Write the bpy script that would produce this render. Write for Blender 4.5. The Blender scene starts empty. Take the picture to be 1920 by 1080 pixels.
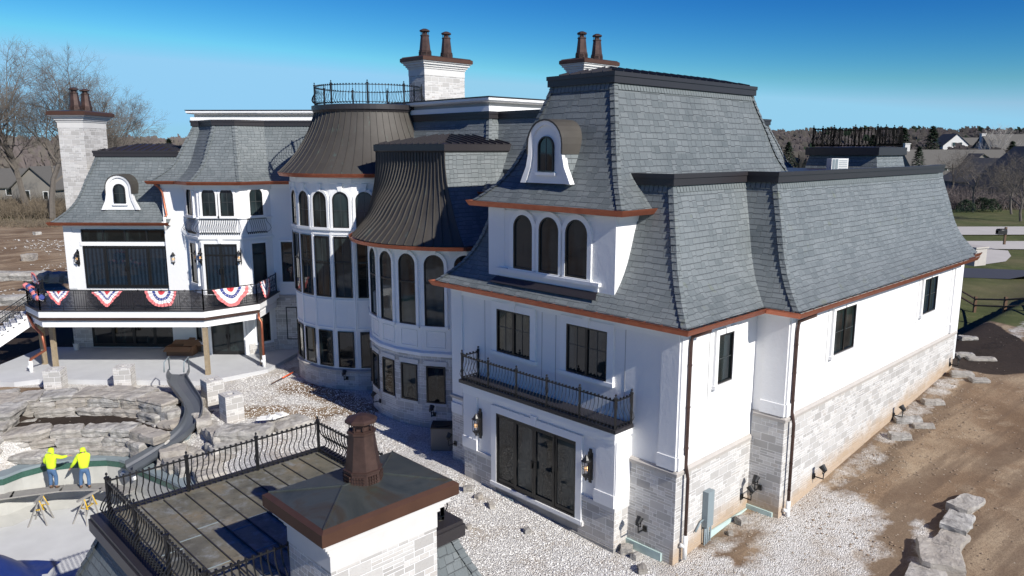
import bpy, bmesh, math, random
from mathutils import Vector, Matrix, noise
R = math.radians
random.seed(7)
sc = bpy.context.scene
# ------------------------------------------------------------------ camera, sky, sun
CAMZ = 12.6
cd = bpy.data.cameras.new("camera"); cam = bpy.data.objects.new("camera", cd)
sc.collection.objects.link(cam); sc.camera = cam
cam.location = (0, 0, CAMZ); cam.rotation_euler = (R(90 - 10.35), 0, R(1.0))
cd.sensor_width = 36; cd.lens = 1421 / 1920 * 36; cd.clip_start = .2; cd.clip_end = 6000
SUN_EL, SUN_AZ = 33.0, 138.5            # azimuth clockwise from +Y
w = bpy.data.worlds.new("World"); sc.world = w; w.use_nodes = True
nt = w.node_tree; nt.nodes.clear()
sky = nt.nodes.new('ShaderNodeTexSky'); sky.sky_type = 'NISHITA'; sky.sun_disc = False
sky.sun_elevation = R(SUN_EL); sky.sun_rotation = R(SUN_AZ)
sky.air_density = 1.0; sky.dust_density = 0.1; sky.ozone_density = 3.0; sky.altitude = 300
bg = nt.nodes.new('ShaderNodeBackground'); bg.inputs[1].default_value = 0.105
wo = nt.nodes.new('ShaderNodeOutputWorld')
# deepen the clear sky's blue: a power curve per channel on the Nishita colour
spn = nt.nodes.new('ShaderNodeSeparateColor'); cbn = nt.nodes.new('ShaderNodeCombineColor'); nt.links.new(sky.outputs[0], spn.inputs[0])
for ch, (g_, k_, cap_) in enumerate(((3.6, 2.0, .30), (2.4, 1.12, .62), (1.4, .87, .90))):
    prev = spn.outputs[ch]
    for op, val in (('MULTIPLY', .12), ('MINIMUM', 1.05), ('POWER', g_), ('MULTIPLY', k_), ('MINIMUM', cap_), ('MULTIPLY', 1 / .12)):
        m_ = nt.nodes.new('ShaderNodeMath'); m_.operation = op; nt.links.new(prev, m_.inputs[0]); m_.inputs[1].default_value = val; prev = m_.outputs[0]
    nt.links.new(prev, cbn.inputs[ch])
mg = nt.nodes.new('ShaderNodeMath'); mg.operation = 'MULTIPLY'; nt.links.new(cbn.inputs[1].links[0].from_socket, mg.inputs[0]); mg.inputs[1].default_value = 1.36
mb_ = nt.nodes.new('ShaderNodeMath'); mb_.operation = 'MAXIMUM'; nt.links.new(cbn.inputs[2].links[0].from_socket, mb_.inputs[0]); nt.links.new(mg.outputs[0], mb_.inputs[1]); nt.links.new(mb_.outputs[0], cbn.inputs[2])
nt.links.new(cbn.outputs[0], bg.inputs[0]); nt.links.new(bg.outputs[0], wo.inputs[0])
ld = bpy.data.lights.new("sun", 'SUN'); ld.energy = 5.0; ld.angle = R(.5); ld.color = (1, .955, .89)
sun = bpy.data.objects.new("sun", ld); sc.collection.objects.link(sun)
se, sa = R(SUN_EL), R(SUN_AZ)
sdir = Vector((math.sin(sa) * math.cos(se), math.cos(sa) * math.cos(se), math.sin(se)))
sun.rotation_euler = sdir.to_track_quat('Z', 'Y').to_euler()
sc.view_settings.view_transform = 'Standard'; sc.view_settings.look = 'None'
sc.view_settings.exposure = 0.2; sc.view_settings.gamma = 1
sc.cycles.max_bounces = 6

# ------------------------------------------------------------------ frames and helpers
C0 = Vector((4.56, 21.547, 0)); S2 = math.sqrt(.5)
def W(s, t, z=0.0): return Vector((C0.x - S2 * s + S2 * t, C0.y + S2 * s + S2 * t, z))
VA, VB = Vector((S2, S2, 0)), Vector((-S2, S2, 0))      # direction of growing t, of growing s
VX, VY, VZ = Vector((1, 0, 0)), Vector((0, 1, 0)), Vector((0, 0, 1))
_P, _Y = R(10.35), R(-1.0)
_fw = Vector((math.sin(_Y) * math.cos(_P), math.cos(_Y) * math.cos(_P), -math.sin(_P)))
_rt = Vector((math.cos(_Y), -math.sin(_Y), 0)); _up = _rt.cross(_fw)
def at(u, v, Y=None, z=None):
    d = _fw + _rt * ((u - 960) / 1421) - _up * ((v - 540) / 1421)
    k = (Y / d.y) if z is None else (z - CAMZ) / d.z
    return Vector((0, 0, CAMZ)) + d * k

class MB:
    def __init__(s): s.v = []; s.f = []; s.uv = []; s.m = []; s.sm = []
    def face(s, pts, uv=None, m=0, smooth=False):
        i = len(s.v); s.v.extend([tuple(p) for p in pts]); s.f.append(list(range(i, i + len(pts))))
        s.uv.append(uv); s.m.append(m); s.sm.append(smooth)
    def box(s, o, ax, lo, hi, m=0):
        c = [[o + ax[0] * x + ax[1] * y + ax[2] * z for z in (lo[2], hi[2])] for x in (lo[0], hi[0]) for y in (lo[1], hi[1])]
        a0, a1, b0, b1, c0, c1, d0, d1 = c[0][0], c[0][1], c[1][0], c[1][1], c[2][0], c[2][1], c[3][0], c[3][1]
        for q in ((a0, b0, d0, c0), (a1, c1, d1, b1), (a0, c0, c1, a1), (b0, b1, d1, d0), (a0, a1, b1, b0), (c0, d0, d1, c1)): s.face(q, m=m)
    def tube(s, pts, r, n=6, m=0, smooth=True, cap=True):
        pts = [Vector(p) for p in pts]; rings = []; ref = None
        for i, p in enumerate(pts):
            d = (pts[min(i + 1, len(pts) - 1)] - pts[max(i - 1, 0)]).normalized()
            if ref is None: ref = VZ if abs(d.z) < .9 else VX
            a = d.cross(ref)
            if a.length < 1e-4: a = d.cross(VY)
            a.normalize(); b = a.cross(d); ref = b if abs(b.dot(d)) < .5 else ref
            rr = r[i] if isinstance(r, (list, tuple)) else r
            rings.append([p + a * math.cos(2 * math.pi * (k + .5) / n) * rr + b * math.sin(2 * math.pi * (k + .5) / n) * rr for k in range(n)])
        for i in range(len(pts) - 1):
            for k in range(n):
                s.face((rings[i][k], rings[i][(k + 1) % n], rings[i + 1][(k + 1) % n], rings[i + 1][k]), m=m, smooth=smooth)
        if cap: s.face(rings[0][::-1], m=m); s.face(rings[-1], m=m)
    def lathe(s, c, prof, n=16, m=0, ang=0, smooth=False, cap=True):
        rg = [[Vector((c[0] + r * math.cos(2 * math.pi * k / n + ang), c[1] + r * math.sin(2 * math.pi * k / n + ang), c[2] + z)) for k in range(n)] for r, z in prof]
        for i in range(len(prof) - 1):
            for k in range(n): s.face((rg[i][k], rg[i][(k + 1) % n], rg[i + 1][(k + 1) % n], rg[i + 1][k]), m=m, smooth=smooth)
        if cap: s.face(rg[0][::-1], m=m); s.face(rg[-1], m=m)

col = sc.collection
ROOT = {}
def build(name, mb, mats, parent=None, merge=False, recalc=True):
    if not isinstance(mats, (list, tuple)): mats = [mats]
    off = Vector((0, 0, 0))
    p = parent
    if p is not None: off = ROOT.get(p.name, off)
    me = bpy.data.meshes.new(name)
    me.from_pydata([(v[0] - off.x, v[1] - off.y, v[2] - off.z) for v in mb.v], [], mb.f)
    for mt in mats: me.materials.append(mt)
    uvl = me.uv_layers.new(name='UVMap').data
    li = 0
    for pi, poly in enumerate(me.polygons):
        poly.material_index = mb.m[pi]; poly.use_smooth = mb.sm[pi]
        uv = mb.uv[pi]
        if uv is None:
            n = poly.normal
            if abs(n.z) > .95: tx, ty = VX, VY
            else:
                tx = VZ.cross(n).normalized(); ty = n.cross(tx)
            for k, vi in enumerate(mb.f[pi]):
                q = Vector(mb.v[vi]); uvl[li + k].uv = (q.dot(tx), q.dot(ty))
        else:
            for k in range(len(mb.f[pi])): uvl[li + k].uv = uv[k]
        li += len(mb.f[pi])
    if recalc or merge:
        bm = bmesh.new(); bm.from_mesh(me)
        bmesh.ops.remove_doubles(bm, verts=bm.verts, dist=.0005)
        if recalc: bmesh.ops.recalc_face_normals(bm, faces=bm.faces)
        bm.to_mesh(me); bm.free()
    o = bpy.data.objects.new(name, me); col.objects.link(o)
    if parent is not None: o.parent = parent; ROOT[o.name] = off
    return o
def tag(o, label=None, cat=None, group=None, kind=None):
    if label: o['label'] = label
    if cat: o['category'] = cat
    if group: o['group'] = group
    if kind: o['kind'] = kind
    return o
def thing(name, label, cat, loc=(0, 0, 0), group=None):
    o = bpy.data.objects.new(name, None); o.empty_display_size = .3; col.objects.link(o); o.location = loc
    ROOT[o.name] = Vector(loc); return tag(o, label, cat, group)
def dup(root, loc=None, rz=None, scale=None, label=None, group=None):
    r = root.copy(); col.objects.link(r)
    if loc is not None: r.location = loc
    if rz is not None: r.rotation_euler = (0, 0, rz)
    if scale is not None: r.scale = scale if isinstance(scale, (tuple, list)) else (scale,) * 3
    if label: r['label'] = label
    if group: r['group'] = group
    for ch in list(root.children):
        c = ch.copy(); col.objects.link(c); c.parent = r
        for g in ch.children:
            d = g.copy(); col.objects.link(d); d.parent = c
    return r

# ------------------------------------------------------------------ materials
class NT:
    def __init__(s, name):
        s.mat = bpy.data.materials.new(name); s.mat.use_nodes = True; s.t = s.mat.node_tree; s.t.nodes.clear()
        s.out = s.n('ShaderNodeOutputMaterial'); s.bs = s.n('ShaderNodeBsdfPrincipled'); s.l(s.bs.outputs[0], s.out.inputs[0])
    def n(s, k, **kw):
        x = s.t.nodes.new(k)
        for a, b in kw.items(): setattr(x, a, b)
        return x
    def l(s, a, b): s.t.links.new(a, b)
    def inp(s, k, v):
        if hasattr(v, 'links') or hasattr(v, 'is_linked'): s.l(v, s.bs.inputs[k])
        else: s.bs.inputs[k].default_value = v
    def math(s, op, a, b=0.0, c=0.0):
        m = s.n('ShaderNodeMath', operation=op)
        for i, q in enumerate((a, b, c)):
            if hasattr(q, 'is_linked'): s.l(q, m.inputs[i])
            else: m.inputs[i].default_value = q
        return m.outputs[0]
    def noise(s, scale, detail=4, vec=None, rough=.55, dist=0, out=0):
        m = s.n('ShaderNodeTexNoise'); m.inputs['Scale'].default_value = scale; m.inputs['Detail'].default_value = detail
        m.inputs['Roughness'].default_value = rough; m.inputs['Distortion'].default_value = dist
        s.l(vec if vec is not None else s.obj(), m.inputs['Vector']); return m.outputs[out]
    def obj(s):
        if not hasattr(s, '_o'): s._o = s.n('ShaderNodeNewGeometry').outputs['Position']
        return s._o
    def loc(s):
        if not hasattr(s, '_lo'): s._lo = s.n('ShaderNodeTexCoord').outputs['Object']
        return s._lo
    def uv(s):
        if not hasattr(s, '_u'): s._u = s.n('ShaderNodeTexCoord').outputs['UV']
        return s._u
    def scale(s, vec, sc3):
        m = s.n('ShaderNodeMapping'); m.inputs['Scale'].default_value = sc3; s.l(vec, m.inputs[0]); return m.outputs[0]
    def ramp(s, fac, stops, interp='LINEAR'):
        m = s.n('ShaderNodeValToRGB'); m.color_ramp.interpolation = interp
        while len(m.color_ramp.elements) > 1: m.color_ramp.elements.remove(m.color_ramp.elements[0])
        for i, (p, c) in enumerate(stops):
            if not isinstance(c, tuple): c = (c, c, c)
            e = m.color_ramp.elements[0] if i == 0 else m.color_ramp.elements.new(p)
            e.position = p; e.color = (*c, 1)
        s.l(fac, m.inputs[0]); return m.outputs[0]
    def mix(s, fac, a, b, blend='MIX'):
        m = s.n('ShaderNodeMix', data_type='RGBA', blend_type=blend)
        for k, q in ((0, fac), (6, a), (7, b)):
            if hasattr(q, 'is_linked'): s.l(q, m.inputs[k])
            else: m.inputs[k].default_value = q if k == 0 else ((*q, 1) if isinstance(q, tuple) else (q, q, q, 1))
        return m.outputs[2]
    def bump(s, h, strength=.5, dist=.02, nrm=None):
        m = s.n('ShaderNodeBump'); m.inputs['Strength'].default_value = strength; m.inputs['Distance'].default_value = dist
        s.l(h, m.inputs['Height'])
        if nrm is not None: s.l(nrm, m.inputs['Normal'])
        return m.outputs[0]
def simple(name, colr, rough=.5, metal=0.0, nz=0, nscale=6, bump=0, spec=None, emit=None, bscale=40, loc=False):
    t = NT(name); v = t.loc() if loc else t.obj()
    if nz: 
        f = t.noise(nscale, 5, v)
        t.inp('Base Color', t.mix(f, tuple(max(0, c * (1 - nz)) for c in colr), tuple(min(1, c * (1 + nz)) for c in colr)))
    else: t.inp('Base Color', (*colr, 1))
    t.inp('Roughness', rough); t.inp('Metallic', metal)
    if spec is not None: t.inp('Specular IOR Level', spec)
    if bump: t.inp('Normal', t.bump(t.noise(bscale, 4, v), bump, .02))
    if emit: t.inp('Emission Color', (*emit[0], 1)); t.inp('Emission Strength', emit[1])
    return t.mat
def slate(name, colA, colB, h=.195, wd=.27, green=0.0):
    t = NT(name); sx = t.n('ShaderNodeSeparateXYZ'); t.l(t.uv(), sx.inputs[0]); u, v = sx.outputs[0], sx.outputs[1]
    vh = t.math('DIVIDE', v, h); row = t.math('FLOOR', vh); fv = t.math('FRACT', vh)
    wn = t.n('ShaderNodeTexWhiteNoise', noise_dimensions='1D'); t.l(row, wn.inputs['W'])
    uu = t.math('ADD', t.math('DIVIDE', u, wd), t.math('MULTIPLY', wn.outputs[0], 7.3))
    # uneven widths
    wob = t.math('MULTIPLY', t.math('SINE', t.math('MULTIPLY', uu, 2.1)), .22); uu = t.math('ADD', uu, wob)
    c = t.math('FLOOR', uu); fu = t.math('FRACT', uu)
    cb = t.n('ShaderNodeCombineXYZ'); t.l(c, cb.inputs[0]); t.l(row, cb.inputs[1])
    w2 = t.n('ShaderNodeTexWhiteNoise', noise_dimensions='2D'); t.l(cb.outputs[0], w2.inputs['Vector']); rnd = w2.outputs[0]
    lip = t.math('MULTIPLY', t.math('ROUND', t.math('MULTIPLY', rnd, 2.0)), .13)
    up = t.math('SUBTRACT', fv, lip)                       # height above the tile's lower edge
    ab = t.math('GREATER_THAN', up, 0.0)
    hh = t.math('MULTIPLY', ab, t.math('SUBTRACT', 1.0, t.math('MULTIPLY', up, .95)))
    gap = t.math('LESS_THAN', t.math('MINIMUM', fu, t.math('SUBTRACT', 1.0, fu)), .03)
    gap = t.math('MULTIPLY', gap, ab)
    edge = t.math('MULTIPLY', t.math('LESS_THAN', t.math('ABSOLUTE', up), .07), 1.0)
    hh = t.math('SUBTRACT', hh, t.math('MULTIPLY', gap, .55))
    big = t.noise(.7, 4); fine = t.noise(22, 5, rough=.7)
    base = t.ramp(rnd, [(0, colA), (.45, tuple((a + b) / 2 for a, b in zip(colA, colB))), (1, colB)])
    base = t.mix(t.math('MULTIPLY', fine, .45), base, tuple(a * .72 for a in colA))
    base = t.mix(t.ramp(big, [(.35, 0.0), (.65, .35)]), base, tuple(b * 1.1 for b in colB))
    if green: base = t.mix(t.ramp(t.noise(1.6, 3), [(.66, 0.0), (.72, green)]), base, (.17, .19, .10))
    dark = t.math('MAXIMUM', t.math('MULTIPLY', gap, .40), t.math('MULTIPLY', edge, .55))
    t.inp('Base Color', t.mix(dark, base, (.018, .02, .024)))
    t.inp('Roughness', t.math('ADD', .5, t.math('MULTIPLY', fine, .2))); t.inp('Specular IOR Level', .45)
    hb = t.math('ADD', hh, t.math('MULTIPLY', t.noise(16, 6, rough=.7), .35))
    t.inp('Normal', t.bump(hb, 1.0, .05 if wd > .28 else .036))
    return t.mat
def ashlar(name, cols, mortar, big=(.54, .27), dirt=None):
    t = NT(name); uv = t.uv()
    def brick(wd, hh, off, c1, c2, m, sz=.014, seed=0):
        b = t.n('ShaderNodeTexBrick'); b.offset = off; b.squash = 1.0
        mp = t.n('ShaderNodeMapping'); mp.inputs['Location'].default_value = (seed, 0, 0); t.l(uv, mp.inputs[0]); t.l(mp.outputs[0], b.inputs['Vector'])
        b.inputs['Scale'].default_value = 1; b.inputs['Brick Width'].default_value = wd; b.inputs['Row Height'].default_value = hh
        b.inputs['Mortar Size'].default_value = sz; b.inputs['Mortar Smooth'].default_value = .3; b.inputs['Bias'].default_value = 0
        b.inputs['Color1'].default_value = (*c1, 1) if isinstance(c1, tuple) else (c1, c1, c1, 1)
        b.inputs['Color2'].default_value = (*c2, 1) if isinstance(c2, tuple) else (c2, c2, c2, 1)
        b.inputs['Mortar'].default_value = (*m, 1) if isinstance(m, tuple) else (m, m, m, 1)
        return b
    sel = brick(big[0], big[1], .5, 0.0, 1.0, .5, 0.0)
    A = brick(big[0], big[1], .5, 0.0, 1.0, .5, .012); B = brick(big[0] / 2, big[1] / 2, .5, 0.0, 1.0, .5, .012); C = brick(big[0], big[1] / 3, .5, 0.0, 1.0, .5, .012)
    def bw(c):
        m = t.n('ShaderNodeRGBToBW'); t.l(c, m.inputs[0]); return m.outputs[0]
    s1 = bw(sel.outputs[0]); g1 = t.math('GREATER_THAN', s1, .45); g2 = t.math('GREATER_THAN', s1, .76)
    val = t.mix(g1, A.outputs[0], B.outputs[0]); val = t.mix(g2, val, C.outputs[0])
    fac = t.mix(g1, A.outputs[1], B.outputs[1]); fac = t.mix(g2, fac, C.outputs[1])
    n = t.noise(9, 6, rough=.65)
    base = t.ramp(bw(val), [(0, cols[0]), (.4, cols[1]), (.75, cols[2]), (1, cols[3])])
    base = t.mix(t.math('MULTIPLY', n, .55), base, tuple(c * .72 for c in cols[1]))
    mf = bw(fac)
    base = t.mix(mf, base, mortar)
    if dirt:
        sx = t.n('ShaderNodeSeparateXYZ'); t.l(t.obj(), sx.inputs[0])
        # dirt splash: height above the sloping ground along the wing
        sp = t.math('ADD', t.math('MULTIPLY', sx.outputs[0], .0707 * .97), t.math('MULTIPLY', sx.outputs[1], .0707 * .97))
        gz = t.math('SUBTRACT', sp, 1.75)
        dz = t.math('SUBTRACT', sx.outputs[2], t.math('MAXIMUM', gz, -.1))
        dz = t.math('ADD', dz, t.math('MULTIPLY', t.math('SUBTRACT', t.noise(1.3, 4), .5), 1.1))
        k = t.n('ShaderNodeMapRange'); k.inputs[1].default_value = .2; k.inputs[2].default_value = .85; k.inputs[3].default_value = .75; k.inputs[4].default_value = 0; t.l(dz, k.inputs[0])
        sa_ = t.math('SUBTRACT', sx.outputs[1], sx.outputs[0]); on_side = t.math('LESS_THAN', sa_, 17.10)
        base = t.mix(t.math('MULTIPLY', k.outputs[0], t.math('ADD', t.math('MULTIPLY', on_side, .8), .2)), base, dirt)
    t.inp('Base Color', base); t.inp('Roughness', .85)
    h = t.math('SUBTRACT', t.math('ADD', t.math('MULTIPLY', n, .8), t.math('MULTIPLY', bw(val), .25)), t.math('MULTIPLY', mf, .45))
    t.inp('Normal', t.bump(h, .75, .035))
    return t.mat
M = {}
M['slate'] = slate('slate_grey', (.118, .138, .143), (.200, .222, .226), green=.0)
M['slate2'] = slate('slate_weathered', (.118, .138, .143), (.200, .222, .226), green=.35)
M['slatebig'] = slate('slate_near', (.10, .118, .122), (.175, .195, .198), h=.235, wd=.30)
M['slateplain'] = simple('slate_plain', (.15, .17, .17), .6, nz=.25, nscale=5)
t = NT('stucco'); n1 = t.noise(13, 5, rough=.6)
t.inp('Base Color', t.mix(t.noise(.35, 4), (.74, .74, .735), (.83, .83, .82))); t.inp('Roughness', .85)
t.inp('Normal', t.bump(t.noise(7, 5, rough=.62, dist=.4), .32, .03)); M['stucco'] = t.mat
M['trim'] = simple('white_trim', (.82, .82, .81), .6, nz=.02, bump=.05)
M['stone'] = ashlar('ashlar_stone', [(.38, .365, .345), (.55, .535, .51), (.68, .665, .635), (.49, .455, .415)], (.74, .735, .72), dirt=(.42, .29, .17))
M['stonecap'] = simple('stone_cap', (.44, .41, .375), .8, nz=.15, nscale=3, bump=.15)
M['limestone'] = simple('pale_limestone', (.60, .59, .57), .8, nz=.12, nscale=2, bump=.1)
M['block'] = simple('concrete_block', (.30, .29, .275), .9, nz=.2, nscale=3, bump=.3)
M['membrane'] = simple('foundation_board', (.47, .60, .57), .7, nz=.2, nscale=3)
M['fascia'] = simple('dark_metal', (.030, .027, .029), .42, .0, nz=.08, nscale=1, spec=.5)
M['iron'] = simple('black_iron', (.012, .012, .013), .4, .0, nz=.3, nscale=30, spec=.5)
M['ironflat'] = simple('matt_iron', (.006, .006, .006), .9, spec=.1)
M['frame'] = simple('black_frame', (.012, .012, .012), .35)
M['muntin'] = simple('grey_muntin', (.05, .055, .055), .4)
t = NT('copper'); t.inp('Base Color', t.mix(t.noise(3, 5), (.30, .085, .045), (.52, .19, .11))); t.inp('Metallic', .75); t.inp('Roughness', .42); M['copper'] = t.mat
t = NT('aged_copper'); t.inp('Base Color', t.mix(t.ramp(t.noise(2.2, 6, rough=.65), [(.3, 0.0), (.7, 1.0)]), (.045, .027, .022), (.11, .064, .052))); t.inp('Metallic', .45); t.inp('Roughness', .5); t.inp('Normal', t.bump(t.noise(5, 3), .15, .02)); M['agedcopper'] = t.mat
t = NT('brown_copper'); t.inp('Base Color', t.mix(t.noise(1.5, 6), (.065, .034, .024), (.135, .066, .042))); t.inp('Metallic', .4); t.inp('Roughness', .5); M['capcopper'] = t.mat
t = NT('patina_top'); q = t.noise(.9, 6, rough=.65, dist=.6); c = t.ramp(q, [(.3, (.045, .055, .055)), (.5, (.075, .085, .08)), (.62, (.07, .06, .045)), (.8, (.06, .09, .08))])
t.inp('Base Color', c); t.inp('Metallic', .35); t.inp('Roughness', .42); t.inp('Normal', t.bump(t.noise(2.5, 4), .12, .03)); M['captop'] = t.mat
t = NT('standing_seam'); q = t.noise(1.1, 5, rough=.6)
sx = t.n('ShaderNodeSeparateXYZ'); t.l(t.obj(), sx.inputs[0])
strk = t.noise(2.0, 5, t.scale(t.obj(), (1.6, 1.6, .25)), .7)
m = t.mix(q, (.046, .041, .035), (.092, .084, .073))
t.inp('Base Color', t.mix(t.ramp(strk, [(.60, 0.0), (.74, .6)]), m, (.10, .16, .14))); t.inp('Metallic', .2); t.inp('Roughness', .62)
t.inp('Normal', t.bump(t.noise(1.7, 3), .12, .04)); M['seam'] = t.mat
t = NT('flat_seam_roof'); q = t.noise(.8, 6, rough=.62, dist=.4); q2 = t.noise(2.6, 6, rough=.75)
m = t.ramp(q, [(.3, (.13, .125, .095)), (.5, (.21, .195, .14)), (.68, (.27, .225, .145))])
m = t.mix(t.ramp(q2, [(.50, 0.0), (.70, .8)]), m, (.34, .36, .36)); m = t.mix(t.ramp(t.noise(4.5, 5, rough=.8), [(.52, 0.0), (.66, .55)]), m, (.075, .068, .045)); t.inp('Base Color', m); t.inp('Metallic', .25); t.inp('Roughness', t.ramp(q2, [(.3, .35), (.8, .6)]))
t.inp('Normal', t.bump(t.noise(1.4, 4), .15, .05)); M['flatroof'] = t.mat
t = NT('window_glass'); q = t.noise(1.1, 3, dist=.5)
oi = t.n('ShaderNodeObjectInfo'); vz = t.noise(1.0, 2, t.scale(t.obj(), (1.6, 1.6, .35))); q = t.math('ADD', t.math('MULTIPLY', vz, .8), t.math('MULTIPLY', oi.outputs['Random'], .25))
t.inp('Base Color', t.mix(t.ramp(q, [(.42, 0.0), (.66, 1.0)]), (.004, .007, .008), (.032, .048, .050)))
t.inp('Roughness', .03); t.inp('Specular IOR Level', .55); t.inp('Normal', t.bump(t.noise(.9, 2), .025, .1)); M['glass'] = t.mat
t = NT('curtained_glass'); wv = t.n('ShaderNodeTexWave'); wv.inputs['Scale'].default_value = 1.3; wv.inputs['Distortion'].default_value = 2; t.l(t.obj(), wv.inputs[0])
t.inp('Base Color', t.mix(wv.outputs[1], (.008, .014, .022), (.018, .030, .045))); t.inp('Roughness', .04); t.inp('Specular IOR Level', .7); M['glassblue'] = t.mat  # bluish tint in wavy bands, mixed into the glass base colour
M['greytrim'] = simple('grey_soffit', (.34, .34, .33), .7)
M['concrete'] = simple('patio_concrete', (.50, .51, .52), .8, nz=.12, nscale=1.2, bump=.1)
M['poolshell'] = simple('gunite', (.42, .42, .39), .9, nz=.22, nscale=1.6, bump=.3, bscale=14)
M['poolfloor'] = simple('pool_floor', (.57, .58, .57), .9, nz=.16, nscale=1.0, bump=.2, bscale=5)
M['wood'] = simple('raw_timber', (.31, .245, .16), .8, nz=.35, nscale=7, bump=.3)
M['pvc'] = simple('white_pvc', (.78, .78, .76), .4)
M['elec'] = simple('grey_enclosure', (.22, .27, .29), .5)
M['slide'] = simple('grey_slide', (.085, .095, .11), .32, nz=.12, nscale=2)
M['neon'] = simple('neon_yellow', (.62, .84, .03), .8, nz=.1, nscale=9, bump=.5, bscale=9, emit=None)
M['denim'] = simple('denim', (.07, .14, .26), .9, nz=.3, nscale=12, bump=.4, bscale=14)
M['skin'] = simple('skin', (.48, .28, .20), .6)
M['boot'] = simple('boot_leather', (.12, .07, .04), .7)
M['hair'] = simple('dark_hair', (.02, .014, .01), .7)
M['yellow'] = simple('yellow_steel', (.62, .40, .03), .5, nz=.2)
M['plank'] = simple('plank_grey', (.27, .26, .24), .9, nz=.25, nscale=5)
M['card'] = simple('cardboard', (.26, .14, .075), .85, nz=.1)
M['red'] = simple('bunting_red', (.62, .07, .08), .8)
M['pink'] = simple('bunting_edge', (.72, .20, .20), .8)
M['white'] = simple('bunting_white', (.74, .72, .71), .9, nz=.12, nscale=5)
M['blue'] = simple('bunting_blue', (.05, .07, .26), .8)
M['black'] = simple('black_plastic', (.012, .012, .012), .5)
M['orange'] = simple('orange_paint', (.65, .10, .02), .5)
M['tile'] = simple('tile_green', (.045, .11, .085), .25, nz=.4, nscale=14)
M['bluecover'] = simple('blue_tarp', (.01, .03, .16), .45, nz=.3, nscale=3, bump=.4, bscale=4)
M['bulb'] = simple('lit_bulb', (.9, .6, .3), .4, emit=((1, .55, .2), 1.6))
t = NT('ledge_rock'); v = t.loc()
oi = t.n('ShaderNodeObjectInfo')
a_ = t.noise(2.2, 7, v, .62, .3); b_ = t.noise(3.0, 6, t.scale(v, (1, 1, 6)), .7)
c_ = t.mix(t.ramp(a_, [(.32, 0.0), (.66, 1.0)]), (.19, .18, .165), (.58, .565, .53)); c_ = t.mix(t.ramp(b_, [(.5, 0.0), (.75, .6)]), c_, (.60, .585, .55)); c_ = t.mix(t.ramp(b_, [(.25, .6), (.42, 0.0)]), c_, (.12, .115, .105))
c_ = t.mix(t.math('MULTIPLY', oi.outputs['Random'], .75), c_, (.40, .355, .30)); c_ = t.mix(t.ramp(t.noise(.7, 4), [(.5, 0.0), (.7, .5)]), c_, (.17, .155, .135))
t.inp('Base Color', c_); t.inp('Roughness', .9); t.inp('Normal', t.bump(t.math('ADD', a_, t.math('MULTIPLY', b_, .9)), .9, .12)); M['rock'] = t.mat
M['bark'] = simple('bark_grey', (.12, .105, .09), .95, nz=.3, nscale=4, loc=True)
M['twig'] = simple('twig_brown', (.135, .118, .10), .95, loc=True)
M['twigred'] = simple('twig_redbrown', (.138, .115, .108), .95, nz=.3, nscale=.4)
M['birch'] = simple('birch_bark', (.45, .42, .38), .9, loc=True)
M['pine'] = simple('pine_needles', (.022, .045, .02), .9, nz=.5, nscale=1.2, loc=True)
M['shrub'] = simple('dry_scrub', (.15, .12, .085), .95, nz=.4, nscale=1, loc=True)
M['hroof'] = simple('asphalt_shingle', (.11, .105, .095), .9, nz=.2, nscale=3)
M['hwall'] = simple('taupe_siding', (.22, .205, .18), .85, nz=.08)
M['hblue'] = simple('slate_blue_siding', (.05, .075, .13), .85, nz=.1)
M['hwhite'] = simple('white_siding', (.62, .62, .60), .8)
M['asphalt'] = simple('asphalt_blue', (.045, .05, .065), .8, nz=.2)
M['pavement'] = simple('pale_concrete', (.46, .44, .41), .9, nz=.12, nscale=.5)
# ------------------------------------------------------------------ polygon lofts
def ccw(P):
    P = [Vector((p[0], p[1])) for p in P]
    A = sum(P[i].x * P[(i + 1) % len(P)].y - P[(i + 1) % len(P)].x * P[i].y for i in range(len(P)))
    return P if A > 0 else P[::-1]
def offs(P, d):
    n = len(P); out = []
    for i in range(n):
        a = (P[i] - P[i - 1]).normalized(); b = (P[(i + 1) % n] - P[i]).normalized()
        n1 = Vector((-a.y, a.x)); n2 = Vector((-b.y, b.x)); out.append(P[i] + (n1 + n2) * (d / (1 + n1.dot(n2))))
    return out
def loft(mb, P, prof, m=0, skip=(), smooth=False, v0=0.0, close=False):
    """walls, roofs, gutters: one band of faces per profile step, inset measured inward"""
    n = len(P); cum = [0.0]
    for i in range(n): cum.append(cum[-1] + (P[(i + 1) % n] - P[i]).length)
    rings = [offs(P, d) for d, z in prof]; vl = [v0]
    for k in range(1, len(prof)): vl.append(vl[-1] + math.hypot(prof[k][0] - prof[k - 1][0], prof[k][1] - prof[k - 1][1]))
    rng = range(len(prof) - 1) if not close else range(len(prof))
    for i in range(n):
        if i in skip: continue
        j = (i + 1) % n; e = (P[j] - P[i]).normalized()
        for k in rng:
            k2 = (k + 1) % len(prof)
            a, b, c, d = rings[k][i], rings[k][j], rings[k2][j], rings[k2][i]
            q = [Vector((p.x, p.y, z)) for p, z in ((a, prof[k][1]), (b, prof[k][1]), (c, prof[k2][1]), (d, prof[k2][1]))]
            uv = [(cum[i] + (p - P[i]).dot(e), vv) for p, vv in ((a, vl[k]), (b, vl[k]), (c, vl[k2]), (d, vl[k2]))]
            mb.face(q, uv, m, smooth)
def cap(mb, P, d, z, m=0): mb.face([Vector((p.x, p.y, z)) for p in offs(P, d)], m=m)
def walls(mb, P, z0, z1, d=0.0, m=0, skip=()):
    loft(mb, P, [(d, z0), (d, z1)], m, skip, v0=z0)
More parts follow.
